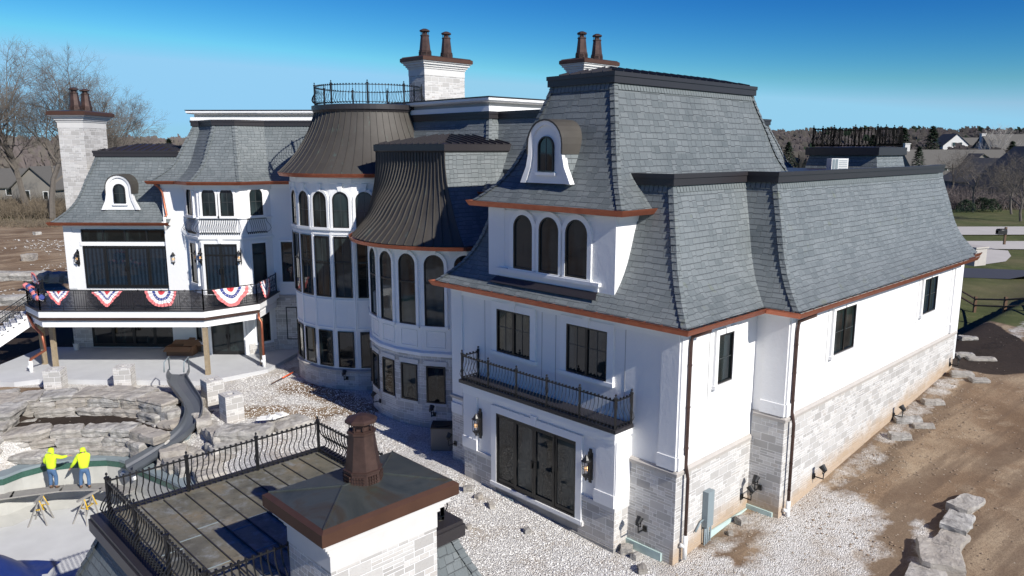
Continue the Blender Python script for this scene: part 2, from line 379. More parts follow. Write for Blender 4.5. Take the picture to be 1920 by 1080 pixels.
BASEPROF = [(-.45, 0), (-.22, .2), (0, .42), (.2, .63), (.38, .87), (.56, 1.17), (.72, 1.5), (.87, 1.92), (1.0, 2.35), (1.13, 2.72), (1.28, 3.12), (1.42, 3.52), (1.56, 4.0)]
def mprof(eave, top): k = (top - eave) / 4.0; return [(d, eave + z * k) for d, z in BASEPROF]
def hips(mb, P, prof, only=None, off=.035, wdt=.15, step=.27):
    n = len(P); R_ = [offs(P, d) for d, z in prof]
    for i in range(n):
        a = (P[i] - P[i - 1]).normalized(); b = (P[(i + 1) % n] - P[i]).normalized()
        if a.x * b.y - a.y * b.x < .2: continue
        if only is not None and i not in only: continue
        pts = [Vector((R_[k][i].x, R_[k][i].y, prof[k][1])) for k in range(len(prof))]
        L = [0.0]
        for k in range(1, len(pts)): L.append(L[-1] + (pts[k] - pts[k - 1]).length)
        def on(x):
            for k in range(1, len(pts)):
                if x <= L[k] or k == len(pts) - 1:
                    f = (x - L[k - 1]) / (L[k] - L[k - 1]); return pts[k - 1].lerp(pts[k], f)
        out = Vector((-(-a.y - b.y), -(a.x + b.x), 0)).normalized() * .8 + VZ * .55
        A = Vector((-a.x, -a.y, 0)) * wdt; B = Vector((b.x, b.y, 0)) * wdt
        o1 = Vector((a.y, -a.x, .5)) ; o2 = Vector((b.y, -b.x, .5))
        x = 0.0
        while x < L[-1] - .05:
            x1 = min(x + step + .02, L[-1]); p0, p1 = on(x), on(x1)
            h0, h1 = off + .028, off
            mb.face([p0 + out * h0, p1 + out * h1, p1 + A + o1 * (h1 - .012), p0 + A + o1 * (h0 - .005)], [(0, x), (0, x1), (.1, x1), (.1, x)])
            mb.face([p0 + out * h0, p1 + out * h1, p1 + B + o2 * (h1 - .012), p0 + B + o2 * (h0 - .005)], [(0, x), (0, x1), (.1, x1), (.1, x)])
            mb.face([p0 + out * h0, p0 + A + o1 * (h0 - .005), p0 + A * .9, p0, p0 + B * .9, p0 + B + o2 * (h0 - .005)])
            x += step
def gutter(name, P, e, parent, skip=()):
    mb = MB()
    loft(mb, P, [(-.43, e - .17), (-.56, e - .17), (-.64, e - .03), (-.655, e + .02), (-.625, e + .02), (-.61, e - .02), (-.54, e - .13), (-.43, e - .13)], skip=skip, close=True)
    n = len(P); ring = offs(P, -.55); r2 = offs(P, -.44)
    for i in range(n):       # end caps where the run stops, and little hanger clips
        if i in skip: continue
        j = (i + 1) % n; L = (ring[j] - ring[i]).length; k = max(1, int(L / .6))
        e_ = (ring[j] - ring[i]).normalized()
        for q in range(k):
            p = ring[i] + e_ * ((q + .5) * L / k); nx = Vector((e_.y, -e_.x))
            mb.box(Vector((p.x, p.y, e - .005)), (Vector((e_.x, e_.y, 0)), Vector((nx.x, nx.y, 0)), VZ), (-.012, -.1, 0), (.012, .07, .012))
    return build(name, mb, M['copper'], parent)
def mansard(name, P, eave, top, parent, mat='slate', skip=(), fh=.36, hiponly=None, gskip=None, hipt=True, low=.25, soff=True):
    """slate mansard with hip tiles, dark metal fascia, flat or low top, copper gutter and white soffit"""
    P = ccw(P); pr = mprof(eave, top + .08); mb = MB()
    loft(mb, P, pr, skip=skip); rf = build('roof', mb, M[mat], parent)
    for i in range(len(P)):
        hb = MB(); hips(hb, P, pr, {i})
        if hb.f: build('hip_tiles', hb, M[mat], rf, recalc=False)
    # dog-toothed starter course under the fascia
    fb = MB(); fo = 1.43
    loft(fb, P, [(fo, top), (fo, top + fh * .62), (fo - .03, top + fh * .62), (fo - .03, top + fh), (fo + .25, top + fh)], skip=skip)
    loft(fb, P, [(fo + .15, top), (fo, top)], skip=skip)
    fs = build('fascia', fb, M['fascia'], rf)
    tb = MB(); cap(tb, P, fo + .2, top + fh - .25)
    vb = MB(); n_ = len(P); Ra, Rb = offs(P, pr[-2][0] - .035), offs(P, pr[-1][0] - .045); za, zb_ = top - .21, top + .02
    for i in range(n_):
        if i in skip: continue
        j = (i + 1) % n_; e_ = (P[j] - P[i]).normalized(); a_, b_ = Rb[i], Rb[j]; L_e = (b_ - a_).dot(e_); k_ = int(L_e / .17); nx_ = Vector((e_.y, -e_.x))
        for q in range(k_):
            p0, p1 = a_ + e_ * (q * L_e / k_ + .012), a_ + e_ * ((q + 1) * L_e / k_ - .012); o_ = nx_ * .07
            A_, B_, C_, D_ = Vector((p0.x, p0.y, zb_)), Vector((p1.x, p1.y, zb_)), Vector((p1.x + o_.x, p1.y + o_.y, za)), Vector((p0.x + o_.x, p0.y + o_.y, za))
            vb.face([A_, B_, C_, D_]); vb.face([D_, C_, C_ - Vector((o_.x, o_.y, 0)) * .6, D_ - Vector((o_.x, o_.y, 0)) * .6])
    build('starter_course', vb, M['slateplain'], rf, recalc=False)
    build('flat_deck', tb, M['fascia'], rf)
    if gskip is None: gskip = skip
    gutter('gutter', P, eave, parent, gskip)
    if soff:
        sb = MB(); loft(sb, P, [(0, eave - .2), (-.5, eave - .15)], skip=skip); loft(sb, P, [(-.03, eave - .42), (-.03, eave - .17)], skip=skip)
        build('soffit', sb, M['trim'], parent)
    return rf
def lowtop(name, P, d, z, rise, run, parent, seam=.45):
    """low-slope standing-seam metal top with ribs"""
    P = ccw(P); A = offs(P, d); Bq = offs(P, d + run); mb = MB(); n = len(P)
    for i in range(n):
        j = (i + 1) % n
        a, b, c, q = A[i], A[j], Bq[j], Bq[i]
        mb.face([Vector((a.x, a.y, z)), Vector((b.x, b.y, z)), Vector((c.x, c.y, z + rise)), Vector((q.x, q.y, z + rise))])
        L = (b - a).length; k = int(L / seam); e = (b - a) / max(L, .01); nn = Vector((-e.y, e.x)); sl = Vector((nn.x, nn.y, rise / run)).normalized()
        for s_ in range(1, k):
            p = a + e * (s_ * L / k)
            # rib length limited by hips
            lim = run
            o = Vector((p.x, p.y, z)); m_ = min(s_, k - s_) * L / k
            lim = min(run, m_ * 1.0) if n == 4 else run * .9
            mb.box(o, (Vector((e.x, e.y, 0)), sl, VZ), (-.02, -.02, 0), (.02, lim * 1.02, .07))
    mb.face([Vector((p.x, p.y, z + rise)) for p in Bq])
    return build(name, mb, M['fascia'], parent)

# ------------------------------------------------------------------ windows and doors
def outline(w_, h, arch, n=14):
    if not arch: return [(-w_ / 2, 0), (w_ / 2, 0), (w_ / 2, h), (-w_ / 2, h)]
    r = w_ / 2
    return [(-r, 0), (r, 0)] + [(r * math.cos(math.pi * k / n), h - r + r * math.sin(math.pi * k / n)) for k in range(n + 1)]
def inset2(P, d):
    Q = offs([Vector(p) for p in P], d); return [(q.x, q.y) for q in Q]
def win(parent, P, u, n, w_, h, arch=False, trans=(), mull=(), fw=.055, surround=.16, mutx=(), mutz=(), key=False, name='window', glass='glass', panels=0, label=None, trimbuf=None):
    u = u.normalized(); n = n.normalized(); P = Vector(P)
    def X(q, o): return P + u * q[0] + VZ * q[1] + n * o
    out = outline(w_, h, arch); inn = inset2(out, fw)
    mb = MB(); k = len(out)
    for i in range(k):
        j = (i + 1) % k
        mb.face([X(out[i], .075), X(out[j], .075), X(inn[j], .075), X(inn[i], .075)])
        mb.face([X(out[i], .0), X(out[j], .0), X(out[j], .075), X(out[i], .075)])
        mb.face([X(inn[i], .075), X(inn[j], .075), X(inn[j], .02), X(inn[i], .02)])
    ax = (u, VZ, n)
    for z in trans: mb.box(P, ax, (-w_ / 2 + fw, z - .035, .02), (w_ / 2 - fw, z + .035, .073))
    for x in mull: mb.box(P, ax, (x - .05, fw, .02), (x + .05, h - fw - (0 if not arch else w_ * .2), .073))
    if panels:
        pw = w_ / panels
        for i in range(panels):
            x0, x1 = -w_ / 2 + i * pw, -w_ / 2 + (i + 1) * pw; o = .045 if i in (0, panels - 1) else .072
            for a, b, c, d in ((x0, x0 + .09, .04, h - .04), (x1 - .09, x1, .04, h - .04), (x0 + .09, x1 - .09, .04, .2), (x0 + .09, x1 - .09, h - .14, h - .04)):
                mb.box(P, ax, (a + .002, c, .022), (b - .002, d, o))
            if abs(i - panels / 2 + .5) < .6: mb.box(P, ax, (x1 - .12 if i < panels / 2 else x0 + .06, h * .42, .06), (x1 - .06 if i < panels / 2 else x0 + .12, h * .52, .12))
    fr = build(name, mb, M['frame'], parent)
    if label: fr['label'] = label
    g = MB(); g.face([X(q, .022) for q in inn]); pn = build('pane', g, M[glass], fr, recalc=False)
    if mutx or mutz:
        g = MB()
        for x in mutx: g.box(P, ax, (x - .011, fw, .024), (x + .011, h - fw - (.02 if not arch else w_ / 2 - math.sqrt(max(.01, (w_ / 2 - fw) ** 2 - x * x)) - fw + .02), .036))
        for z in mutz: g.box(P, ax, (-w_ / 2 + fw, z - .011, .024), (w_ / 2 - fw, z + .011, .038))
        build('muntin', g, M['muntin'], fr)
    if surround and trimbuf is not None:
        trimbuf = MB()
        so = outline(w_ + 2 * surround, h + surround, arch); so = [(a, b) for a, b in so]
        dz = 0
        for i in range(k):
            j = (i + 1) % k
            if i == 0:   # sill instead of band
                continue
            a, b, c, d = out[i], out[j], so[j], so[i]
            trimbuf.face([X(a, .09), X(b, .09), X(c, .09), X(d, .09)]); trimbuf.face([X(c, .09), X(d, .09), X(d, 0), X(c, 0)]); trimbuf.face([X(a, .09), X(b, .09), X(b, 0), X(a, 0)])
        trimbuf.box(P, ax, (-w_ / 2 - surround - .03, -.13, 0), (w_ / 2 + surround + .03, -.001, .13))
        if key:
            zt = h + .02
            trimbuf.face([X((-.09, zt), .13), X((.09, zt), .13), X((.15, zt + .36), .13), (X((-.15, zt + .36), .13))])
            trimbuf.face([X((-.15, zt + .36), .13), X((-.09, zt), .13), X((-.09, zt), 0), X((-.15, zt + .36), 0)])
            trimbuf.face([X((.15, zt + .36), .13), X((.09, zt), .13), X((.09, zt), 0), X((.15, zt + .36), 0)])
            trimbuf.face([X((-.15, zt + .36), .13), X((.15, zt + .36), .13), X((.15, zt + .36), 0), X((-.15, zt + .36), 0)])
            trimbuf.face([X((-.09, zt), .13), X((.09, zt), .13), X((.09, zt), 0), X((-.09, zt), 0)])
        build('surround', trimbuf, M['trim'], fr)
    return fr

# ------------------------------------------------------------------ ironwork
def railing(pts, z, outward, parent, h=1.0, spacing=.135, posts=1.45, belly=.17, name='railing', closed=False, finial=True, endposts=True, m='iron', br=.012):
    """belly-baluster railing along a path; outward(p) gives the bulge direction there"""
    mb = MB(); pts = [Vector((p[0], p[1], 0)) for p in pts]
    if closed: pts = pts + [pts[0]]
    for a, b in zip(pts[:-1], pts[1:]):
        L = (b - a).length; d = (b - a) / L; o = outward if isinstance(outward, Vector) else outward((a + b) / 2, d); o = o.normalized()
        ax = (d, o, VZ); b0 = Vector((a.x, a.y, z))
        mb.box(b0, ax, (0, -.022, h - .035), (L, .022, h)); mb.box(b0, ax, (0, -.018, .07), (L, .018, .10))
        nb = max(1, round(L / spacing))
        for i in range(nb):
            p = b0 + d * ((i + .5) * L / nb)
            prof = [(0, h + .03), (0, h * .78), (.25, h * .60), (.8, h * .42), (1, h * .28), (.75, h * .17), (.15, h * .10), (-.1, .045)]
            mb.tube([p + o * (q * belly) + VZ * zz for q, zz in prof], br, 4, smooth=False, cap=False)
            mb.box(p, ax, (-.022, -.03, h - .005), (.022, .03, h + .045)); mb.box(p, ax, (-.02, -.035, .02), (.02, .03, .075))
    # posts
    PP = []
    for a, b in zip(pts[:-1], pts[1:]):
        L = (b - a).length
        if L < posts * .5: 
            continue
        k = max(1, round(L / posts)); PP += [a.lerp(b, i / k) for i in range(k + 1)]
    if not PP and posts < 50:
        acc = 0; PP = [pts[0]]
        for a, b in zip(pts[:-1], pts[1:]):
            acc += (b - a).length
            if acc >= posts: PP.append(b); acc = 0
    seen = []
    for p in PP:
        if any((p - q).length < .1 for q in seen): continue
        seen.append(p)
        if not endposts and (p - pts[0]).length + (p - pts[-1]).length < (pts[0] - pts[-1]).length + .01 and ((p - pts[0]).length < .05 or (p - pts[-1]).length < .05): continue
        c = Vector((p.x, p.y, z)); mb.box(c, (VX, VY, VZ), (-.038, -.038, 0), (.038, .038, h + .06)); mb.box(c, (VX, VY, VZ), (-.05, -.05, h + .05), (.05, .05, h + .10))
        if finial: mb.lathe((c.x, c.y, z + h + .1), [(.015, 0), (.012, .03), (.034, .055), (.034, .085), (.01, .115)], 6)
    return build(name, mb, M[m], parent)
def scroll_railing(pts, z, parent, h=1.05, name='scroll_railing'):
    mb = MB(); rnd = random.Random(3)
    for a, b in zip(pts[:-1], pts[1:]):
        a = Vector((a[0], a[1], a[2] if len(a) > 2 else z)); b = Vector((b[0], b[1], b[2] if len(b) > 2 else z))
        hz = Vector((b.x - a.x, b.y - a.y, 0)); L = hz.length; sl = (b - a) / L; d = hz / L; o = Vector((d.y, -d.x, 0))
        def Q(x, zz): return a + sl * x + VZ * zz
        for zz, r in ((h, .03), (h - .13, .012), (.2, .012), (.08, .02)): mb.tube([Q(0, zz), Q(L, zz)], r, 4, smooth=False)
        n = max(1, round(L / .62))
        for i in range(n + 1):
            x = L * i / n; big = i in (0, n)
            mb.tube([Q(x, 0), Q(x, h + (.08 if big else 0))], .04 if big else .014, 4, smooth=False)
        for i in range(n):
            x0 = L * i / n; wd = L / n
            if i % 4 == 3:
                for k in range(1, 5): mb.tube([Q(x0 + wd * k / 5, .08), Q(x0 + wd * k / 5, h)], .009, 4, smooth=False)
                continue
            for cx, cz, r in ((.26, .34, .13), (.74, .34, .13), (.26, .74, .13), (.74, .74, .13), (.5, .54, .11), (.5, .99 * h, .06)):
                c = (x0 + wd * cx, cz * h * .95)
                for rr in (r, r * .55):
                    mb.tube([Q(c[0] + rr * math.cos(tt * .62), c[1] + rr * math.sin(tt * .62)) for tt in range(9)], .0115, 3, smooth=False, cap=False)
    return build(name, mb, M['iron'], parent)
def lantern(P, n, parent, s=1.0):
    u = VZ.cross(n); ax = (u, n, VZ); P = Vector(P); mb = MB()
    mb.box(P, ax, (-.09 * s, 0, -.42 * s), (.09 * s, .035, .45 * s)); mb.box(P, ax, (-.05 * s, 0, .45 * s), (.05 * s, .035, .56 * s)); mb.box(P, ax, (-.05 * s, 0, -.53 * s), (.05 * s, .035, -.42 * s))
    c = P + n * .22 * s
    mb.tube([P + VZ * .3 * s, P + VZ * .42 * s + n * .12 * s, c + VZ * .36 * s], .014, 5); mb.tube([P - VZ * .3 * s, P - VZ * .42 * s + n * .12 * s, c - VZ * .30 * s], .014, 5)
    mb.lathe((c.x, c.y, c.z), [(.02, .42 * s), (.05, .38 * s), (.11 * s, .28 * s), (.155 * s, .24 * s), (.155 * s, .22 * s)][::-1], 8)
    mb.lathe((c.x, c.y, c.z), [(.02, -.40 * s), (.05 * s, -.32 * s), (.10 * s, -.26 * s), (.12 * s, -.22 * s)], 8)
    for k in range(8):
        a = k * math.pi / 4 + .39; p = c + VX * .125 * s * math.cos(a) + VY * .125 * s * math.sin(a); mb.tube([p - VZ * .23 * s, p + VZ * .23 * s], .009, 4, smooth=False)
    mb.lathe((c.x, c.y, c.z), [(.132 * s, .0), (.132 * s, .02)], 8, cap=False)
    o = build('wall_lantern', mb, M['iron'], parent)
    g = MB()
    for dx in (-.035, .035): g.lathe((c.x + dx * s, c.y, c.z), [(.006, -.1 * s), (.016, -.03 * s), (.012, .02 * s), (.003, .06 * s)], 6)
    build('bulb', g, M['bulb'], o)
    return o
def flood(P, n, side, parent):
    """black landscape flood light on an L bracket"""
    P = Vector(P); ax = (side, n, VZ); mb = MB()
    mb.box(P, ax, (-.07, 0, -.09), (.07, .05, .09)); mb.tube([P, P + n * .36, P + n * .37 + VZ * .22], .025, 6)
    c = P + n * .37 + VZ * .22
    mb.box(c, ax, (-.10, -.012, -.01), (.10, .012, .02)); mb.box(c, ax, (-.105, -.012, 0), (-.085, .012, .16)); mb.box(c, ax, (.085, -.012, 0), (.105, .012, .16))
    d = (n * -.75 + VZ * .8).normalized(); q = c + VZ * .15
    mb.tube([q - d * .10, q - d * .06, q + d * .02, q + d * .14, q + d * .15], [.05, .085, .095, .115, .115], 10, smooth=False)
    return build('flood_light', mb, M['black'], parent)
def downspout(pts, parent, r=.05, base=None):
    mb = MB(); mb.tube(pts, r, 8)
    for p, q in zip(pts[:-1], pts[1:]):
        if (p - q).length > 2:
            for f in (.15, .5, .85):
                c = p.lerp(q, f); mb.lathe((c.x, c.y, c.z - .03), [(r * 1.2, 0), (r * 1.2, .05)], 8)
    o = build('downspout', mb, M['agedcopper'] if base != 'bright' else M['copper'], parent)
    e = Vector(pts[-1]); g = MB(); g.tube([e + VZ * .05, e - VZ * .75], r * 1.35, 8); g.tube([e - VZ * .32, e - VZ * .28 - VX * .16], r * 1.25, 8)
    build('drain_pipe', g, M['pvc'], o)
    return o
def pot(c, parent, s=1.0, name='chimney_pot', mat='agedcopper', H=1.5):
    x, y, z = c; mb = MB(); a = math.pi / 8; k = H / 1.5
    mb.lathe((x, y, z), [(.385 * s, 0), (.385 * s, .04 * k), (.375 * s, .05 * k), (.355 * s, .30 * k), (.375 * s, .31 * k), (.375 * s, .35 * k), (.335 * s, .36 * k), (.245 * s, 1.12 * k), (.275 * s, 1.13 * k), (.275 * s, 1.18 * k), (.235 * s, 1.19 * k), (.235 * s, 1.2 * k)], 8, ang=a)
    mb.lathe((x, y, z), [(.16 * s, 1.2 * k), (.16 * s, 1.42 * k)], 8, ang=a)
    mb.lathe((x, y, z), [(.25 * s, 1.36 * k), (.305 * s, 1.38 * k), (.305 * s, 1.43 * k), (.27 * s, 1.46 * k), (.10 * s, 1.53 * k), (.01, 1.54 * k)], 8, ang=a)
    for i in range(8):
        an = i * math.pi / 4 + a; p = Vector((x + .225 * s * math.cos(an), y + .225 * s * math.sin(an), z)); mb.tube([p + VZ * 1.19 * k, p + VZ * 1.4 * k], .012 * s, 4, smooth=False)
        a2 = i * math.pi / 4 + a + math.pi / 8
        d = Vector((math.cos(a2), math.sin(a2), 0)); t_ = Vector((-d.y, d.x, 0)); rr = .345 * s
        for q in range(4):     # louvre slots
            for r_ in range(3): mb.box(Vector((x, y, z)) + d * rr + VZ * (.08 + r_ * .07) * k, (t_, d, VZ), ((-.10 + q * .055) * s, -.01, 0), ((-.10 + q * .055 + .035) * s, .022, .045 * k))
    return build(name, mb, M[mat], parent)
def chimney(C, u, v, hu, hv, z0, z1, parent, name='chimney', over=.42, pots=(), H=1.5, copperlip=.24, low=False, ps=1.0):
    """stone chimney: body, stepped limestone cornice, copper cap, pots (children)"""
    C = Vector(C); C.z = 0; P = ccw([C - u * hu - v * hv, C + u * hu - v * hv, C + u * hu + v * hv, C - u * hu + v * hv])
    ch = MB(); zc = z1 - copperlip
    walls(ch, P, z0, zc - .78); o = build(name, ch, M['stone'], parent)
    c = MB(); loft(c, P, [(-.015, zc - .80), (-.015, zc - .42), (-.06, zc - .42), (-.06, zc - .34), (-.13, zc - .31), (-.13, zc - .22), (-.22, zc - .19), (-.22, zc - .10), (-over + .05, zc - .06), (-over + .05, zc + .01)])
    build('cornice', c, M['limestone'], o)
    c = MB(); loft(c, P, [(-over + .1, zc - .012), (-over, zc - .012), (-over, z1 - .06), (-over + .10, z1)]); build('cap_edge', c, M['capcopper'], o)
    c = MB(); Q = offs(P, -over + .10); L = min(hu, hv) + over - .1
    # hipped cap with a ridge
    mx = max(hu, hv) - min(hu, hv); d = u if hu > hv else v
    r0, r1 = C - d * mx, C + d * mx; zt = z1 + .16
    Rg = [Vector((r0.x, r0.y, zt)), Vector((r1.x, r1.y, zt))]
    q3 = [Vector((p.x, p.y, z1)) for p in Q]
    for i in range(4):
        a, b = q3[i], q3[(i + 1) % 4]; na = min(Rg, key=lambda r: (r - a).length); nb = min(Rg, key=lambda r: (r - b).length)
        c.face([a, b, nb, na] if na is not nb else [a, b, na])
        for e0, e1 in ((a, na),): c.tube([e0 + VZ * .01, e1 + VZ * .01], .022, 4, smooth=False)
    if mx > .01: c.tube([Rg[0], Rg[1]], .022, 4, smooth=False)
    build('cap', c, M['captop'], o)
    for px, py in pots: pot(C + u * px + v * py + VZ * (z1 + .04), o, ps, H=H)
    return o
# ================================================================== THE MANSION
HL = 'large white mansion under construction with grey slate mansard roofs, copper gutters and two round towers'
H = thing('mansion', HL, 'house', (0, 40, 0))
def clip(o, p, n):
    """cut away everything on the far side of a vertical plane"""
    bm = bmesh.new(); bm.from_mesh(o.data); off = ROOT.get(o.parent.name, Vector((0, 0, 0))) if o.parent else Vector((0, 0, 0))
    bmesh.ops.bisect_plane(bm, geom=bm.verts[:] + bm.edges[:] + bm.faces[:], plane_co=Vector(p) - off, plane_no=n, clear_outer=True)
    bm.to_mesh(o.data); bm.free()
    for c in o.children: clip(c, p, n)
def st(L): return ccw([W(s, t).xy for s, t in L])
def edges_like(P, test):
    return {i for i in range(len(P)) if test((P[i] + P[(i + 1) % len(P)]) / 2)}
def stof(p): q = Vector((p[0] - C0.x, p[1] - C0.y)); return (q.x * -S2 + q.y * S2, q.x * S2 + q.y * S2)
def quad(mb, A, B, z0, z1, o=Vector((0, 0, 0)), m=0):
    A, B = Vector((A[0], A[1], 0)) + o, Vector((B[0], B[1], 0)) + o; L = (B - A).length
    mb.face([A + VZ * z0, B + VZ * z0, B + VZ * z1, A + VZ * z1], [(0, z0), (L, z0), (L, z1), (0, z1)], m)
class Bands:        # raised bands: each one a part of its own
    def box(s, *a): q = MB(); q.box(*a); build('wall_band', q, M['trim'], H)
TR = Bands()

# ---- right wing (lower mansard)
Pw = st([(0, 0), (0, 4.45), (-1.15, 4.45), (-1.15, 26.5), (10.45, 26.5), (10.45, 0)])
far = edges_like(Pw, lambda m: stof(m)[1] > 20 and stof(m)[0] > 1)
o = mansard('roof', Pw, 7.6, 11.5, H, 'slate2', skip=far)
for q in [c for c in H.children]: clip(q, W(0, 22.3), VA)
Ps = st([(-.8, 20), (-.8, 30), (10, 30), (10, 20)])
n0 = set(H.children)
mansard('roof', Ps, 7.6, 11.5, H, 'slate', skip=edges_like(Ps, lambda m: stof(m)[1] > 29 or stof(m)[1] < 21))
for q in [c for c in H.children if c not in n0]: clip(q, W(0, 24.0), VA); clip(q, W(0, 22.25), -VA); clip(q, W(4, 0), VB)
mb = MB(); walls(mb, Pw, 0, 7.5, skip=far); o = build('wall', mb, M['stucco'], H); clip(o, W(0, 21.9), VA)
mb = MB(); walls(mb, Ps, 0, 7.5); o = build('wall', mb, M['stucco'], H); clip(o, W(0, 23.7), VA); clip(o, W(0, 21), -VA)
# end walls of both roof strips (slate-edged gable)
for s0, tt, z_ in ((-1.15, 21.9, 1), (-.8, 23.7, 1)):
    g = MB(); pr = mprof(7.6, 11.5)
    quad(g, W(s0, tt), W(10.4, tt), 0, 7.6); build('wall', g, M['stucco'], H)
    g = MB(); t2 = tt + (.36 if s0 < -1 else .26)
    g.face([W(s0 + d, t2, z) for d, z in pr] + [W(9.5, t2, 11.5), W(9.5, t2, 7.6)]); build('gable_end', g, M['slate'], H)
st1 = lambda m: (stof(m)[0] < .1 and stof(m)[1] < 4.4 and stof(m)[0] > -.2) or stof(m)[1] < .1
mb = MB()
loft(mb, Pw, [(-.05, -.6), (-.05, 2.9)], skip=edges_like(Pw, lambda m: not st1(m)), v0=-.6)
loft(mb, Pw, [(-.05, -.6), (-.05, 3.78)], skip=edges_like(Pw, lambda m: st1(m) or stof(m)[0] > 1), v0=-.6)
o = build('stone_base', mb, M['stone'], H); clip(o, W(0, 21.95), VA)
mb = MB(); cp = lambda z: [(-.05, z), (-.10, z), (-.12, z + .11), (-.06, z + .16), (0, z + .18)]
loft(mb, Pw, cp(2.9), skip=edges_like(Pw, lambda m: not st1(m))); loft(mb, Pw, cp(3.78), skip=edges_like(Pw, lambda m: st1(m) or stof(m)[0] > 1))
o = build('stone_cap', mb, M['stonecap'], H); clip(o, W(0, 22.0), VA)
mb = MB(); loft(mb, st([(-.75, 22.0), (-.75, 23.7), (9, 23.7), (9, 22.0)]), [(-.03, 0), (-.03, 5.4)], v0=0); build('stone_base', mb, M['stone'], H)
# foundation edge boards
mb = MB(); mb.box(W(.35, -.06, 0), (VB, -VA, VZ), (0, 0, -.4), (1.37, .06, .28)); build('foundation_board', mb, M['membrane'], H)
mb = MB(); mb.box(W(-1.0, 4.42, 0), (VB, -VA, VZ), (0, -.0, -.2), (.95, .08, .55)); build('foundation_board', mb, M['membrane'], H)
mb = MB(); mb.box(W(-.07, 1.9, 0), (VA, -VB, VZ), (0, 0, -.3), (2.4, .05, .42)); build('foundation_board', mb, M['membrane'], H)
def pil(P, u, n, wd, z0, z1, o=.06, base=.42):
    q = MB(); q.box(Vector(P), (u, n, VZ), (0, -.02, z0), (wd, o, z1))
    if base: q.box(Vector(P), (u, n, VZ), (-.03, -.02, z0), (wd + .03, o + .045, z0 + base))
    return build('pilaster', q, M['stucco'], H)
nB, nA = -VA, -VB           # outward normals of the front face and of the long right-hand face
pil(W(.62, 0), -VB, nB, .62, 3.09, 7.38); pil(W(10.45, 0), -VB, nB, .62, 2.3, 7.38)
pil(W(0, 0), VA, nA, .42, 3.09, 7.38); pil(W(-.35, 4.45), -VB, nB, .8, 3.97, 7.38); pil(W(-1.15, 4.45), VA, nA, .5, 3.97, 7.38); pil(W(-1.15, 21.0), VA, nA, .6, 3.97, 7.38)
TR.box(W(10.45, 0), (-VB, nB, VZ), (0, -.01, 7.12), (10.45, .05, 7.4))
def wB(s0, s1, z0, z1, t=0, **k): return win(H, W((s0 + s1) / 2, t, z0), -VB, nB, abs(s1 - s0), z1 - z0, trimbuf=TR, **k)
def wA(t0, t1, z0, z1, s=0, **k): return win(H, W(s, (t0 + t1) / 2, z0), VA, nA, abs(t1 - t0), z1 - z0, trimbuf=TR, **k)
wB(7.84, 6.12, 5.3, 6.9, mull=(0,), mutx=(-.43, .43), mutz=(.95,), key=True, surround=.26, label='double casement window nearer the round tower')
wB(4.42, 2.68, 5.28, 6.92, mull=(0,), mutx=(-.43, .43), mutz=(.95,), key=True, surround=.26, label='double casement window nearer the corner downspout')
wA(1.99, 2.87, 5.35, 6.95, mutz=(.8,), key=True, surround=.18, glass='glass', label='narrow casement window in the short side wall')
wA(7.75, 9.5, 5.42, 7.05, s=-1.15, mull=(0,), mutz=(.8,), key=True, surround=.18)
wA(16.75, 18.4, 5.52, 7.08, s=-1.15, mull=(0,), mutz=(.8,), key=True, surround=.18, glass='glassblue')
# thin vertical control joints in the render
jn = MB()
for t_, z0, s_ in ((1.55, 4.9, 0), (7.3, 5.1, -1.15), (16.25, 5.2, -1.15), (20.6, 4.3, -1.15)): jn.box(W(s_, t_, 0), (VA, nA, VZ), (0, 0, z0), (.022, .012, 7.35))
for s_ in (8.55, 5.6, 4.95, 2.0): jn.box(W(s_, 0, 0), (VB, nB, VZ), (0, 0, 3.2), (.018, .008, 7.1))
build('control_joint', jn, M['greytrim'], H)

# ---- third-floor bay and tall mansard
Pt = st([(2.56, .2), (8.42, .2), (8.42, 12.3), (2.56, 12.3)])
mb = MB(); walls(mb, Pt, 7.7, 10.65); build('wall', mb, M['stucco'], H)
mansard('roof', Pt, 10.78, 14.76, H, 'slatebig')
lowtop('metal_roof', Pt, 1.48, 15.10, .3, 1.3, H)
pil(W(8.42, .2), -VB, nB, .85, 8.0, 10.55, .12, 0.0); pil(W(3.4, .2), -VB, nB, .84, 8.0, 10.55, .12, 0.0)
mb = MB(); mb.box(W(7.75, .2), (-VB, nB, VZ), (0, 0, 7.9), (4.5, .10, 10.5)); mb.box(W(7.85, .2), (-VB, nB, VZ), (0, 0, 8.30), (4.75, .26, 8.42)); mb.box(W(7.8, .2), (-VB, nB, VZ), (0, 0, 7.8), (4.6, .16, 8.30))
build('bay_panel', mb, M['stucco'], H)
for s0, s1, lb in ((7.07, 6.13, 'arched window at the left of the trio'), (5.83, 4.91, 'arched window in the middle of the trio'), (4.62, 3.66, 'arched window at the right of the trio')):
    wB(s0, s1, 8.47, 10.38, t=.1, arch=True, surround=.17, mutz=(), fw=.06, label=lb)
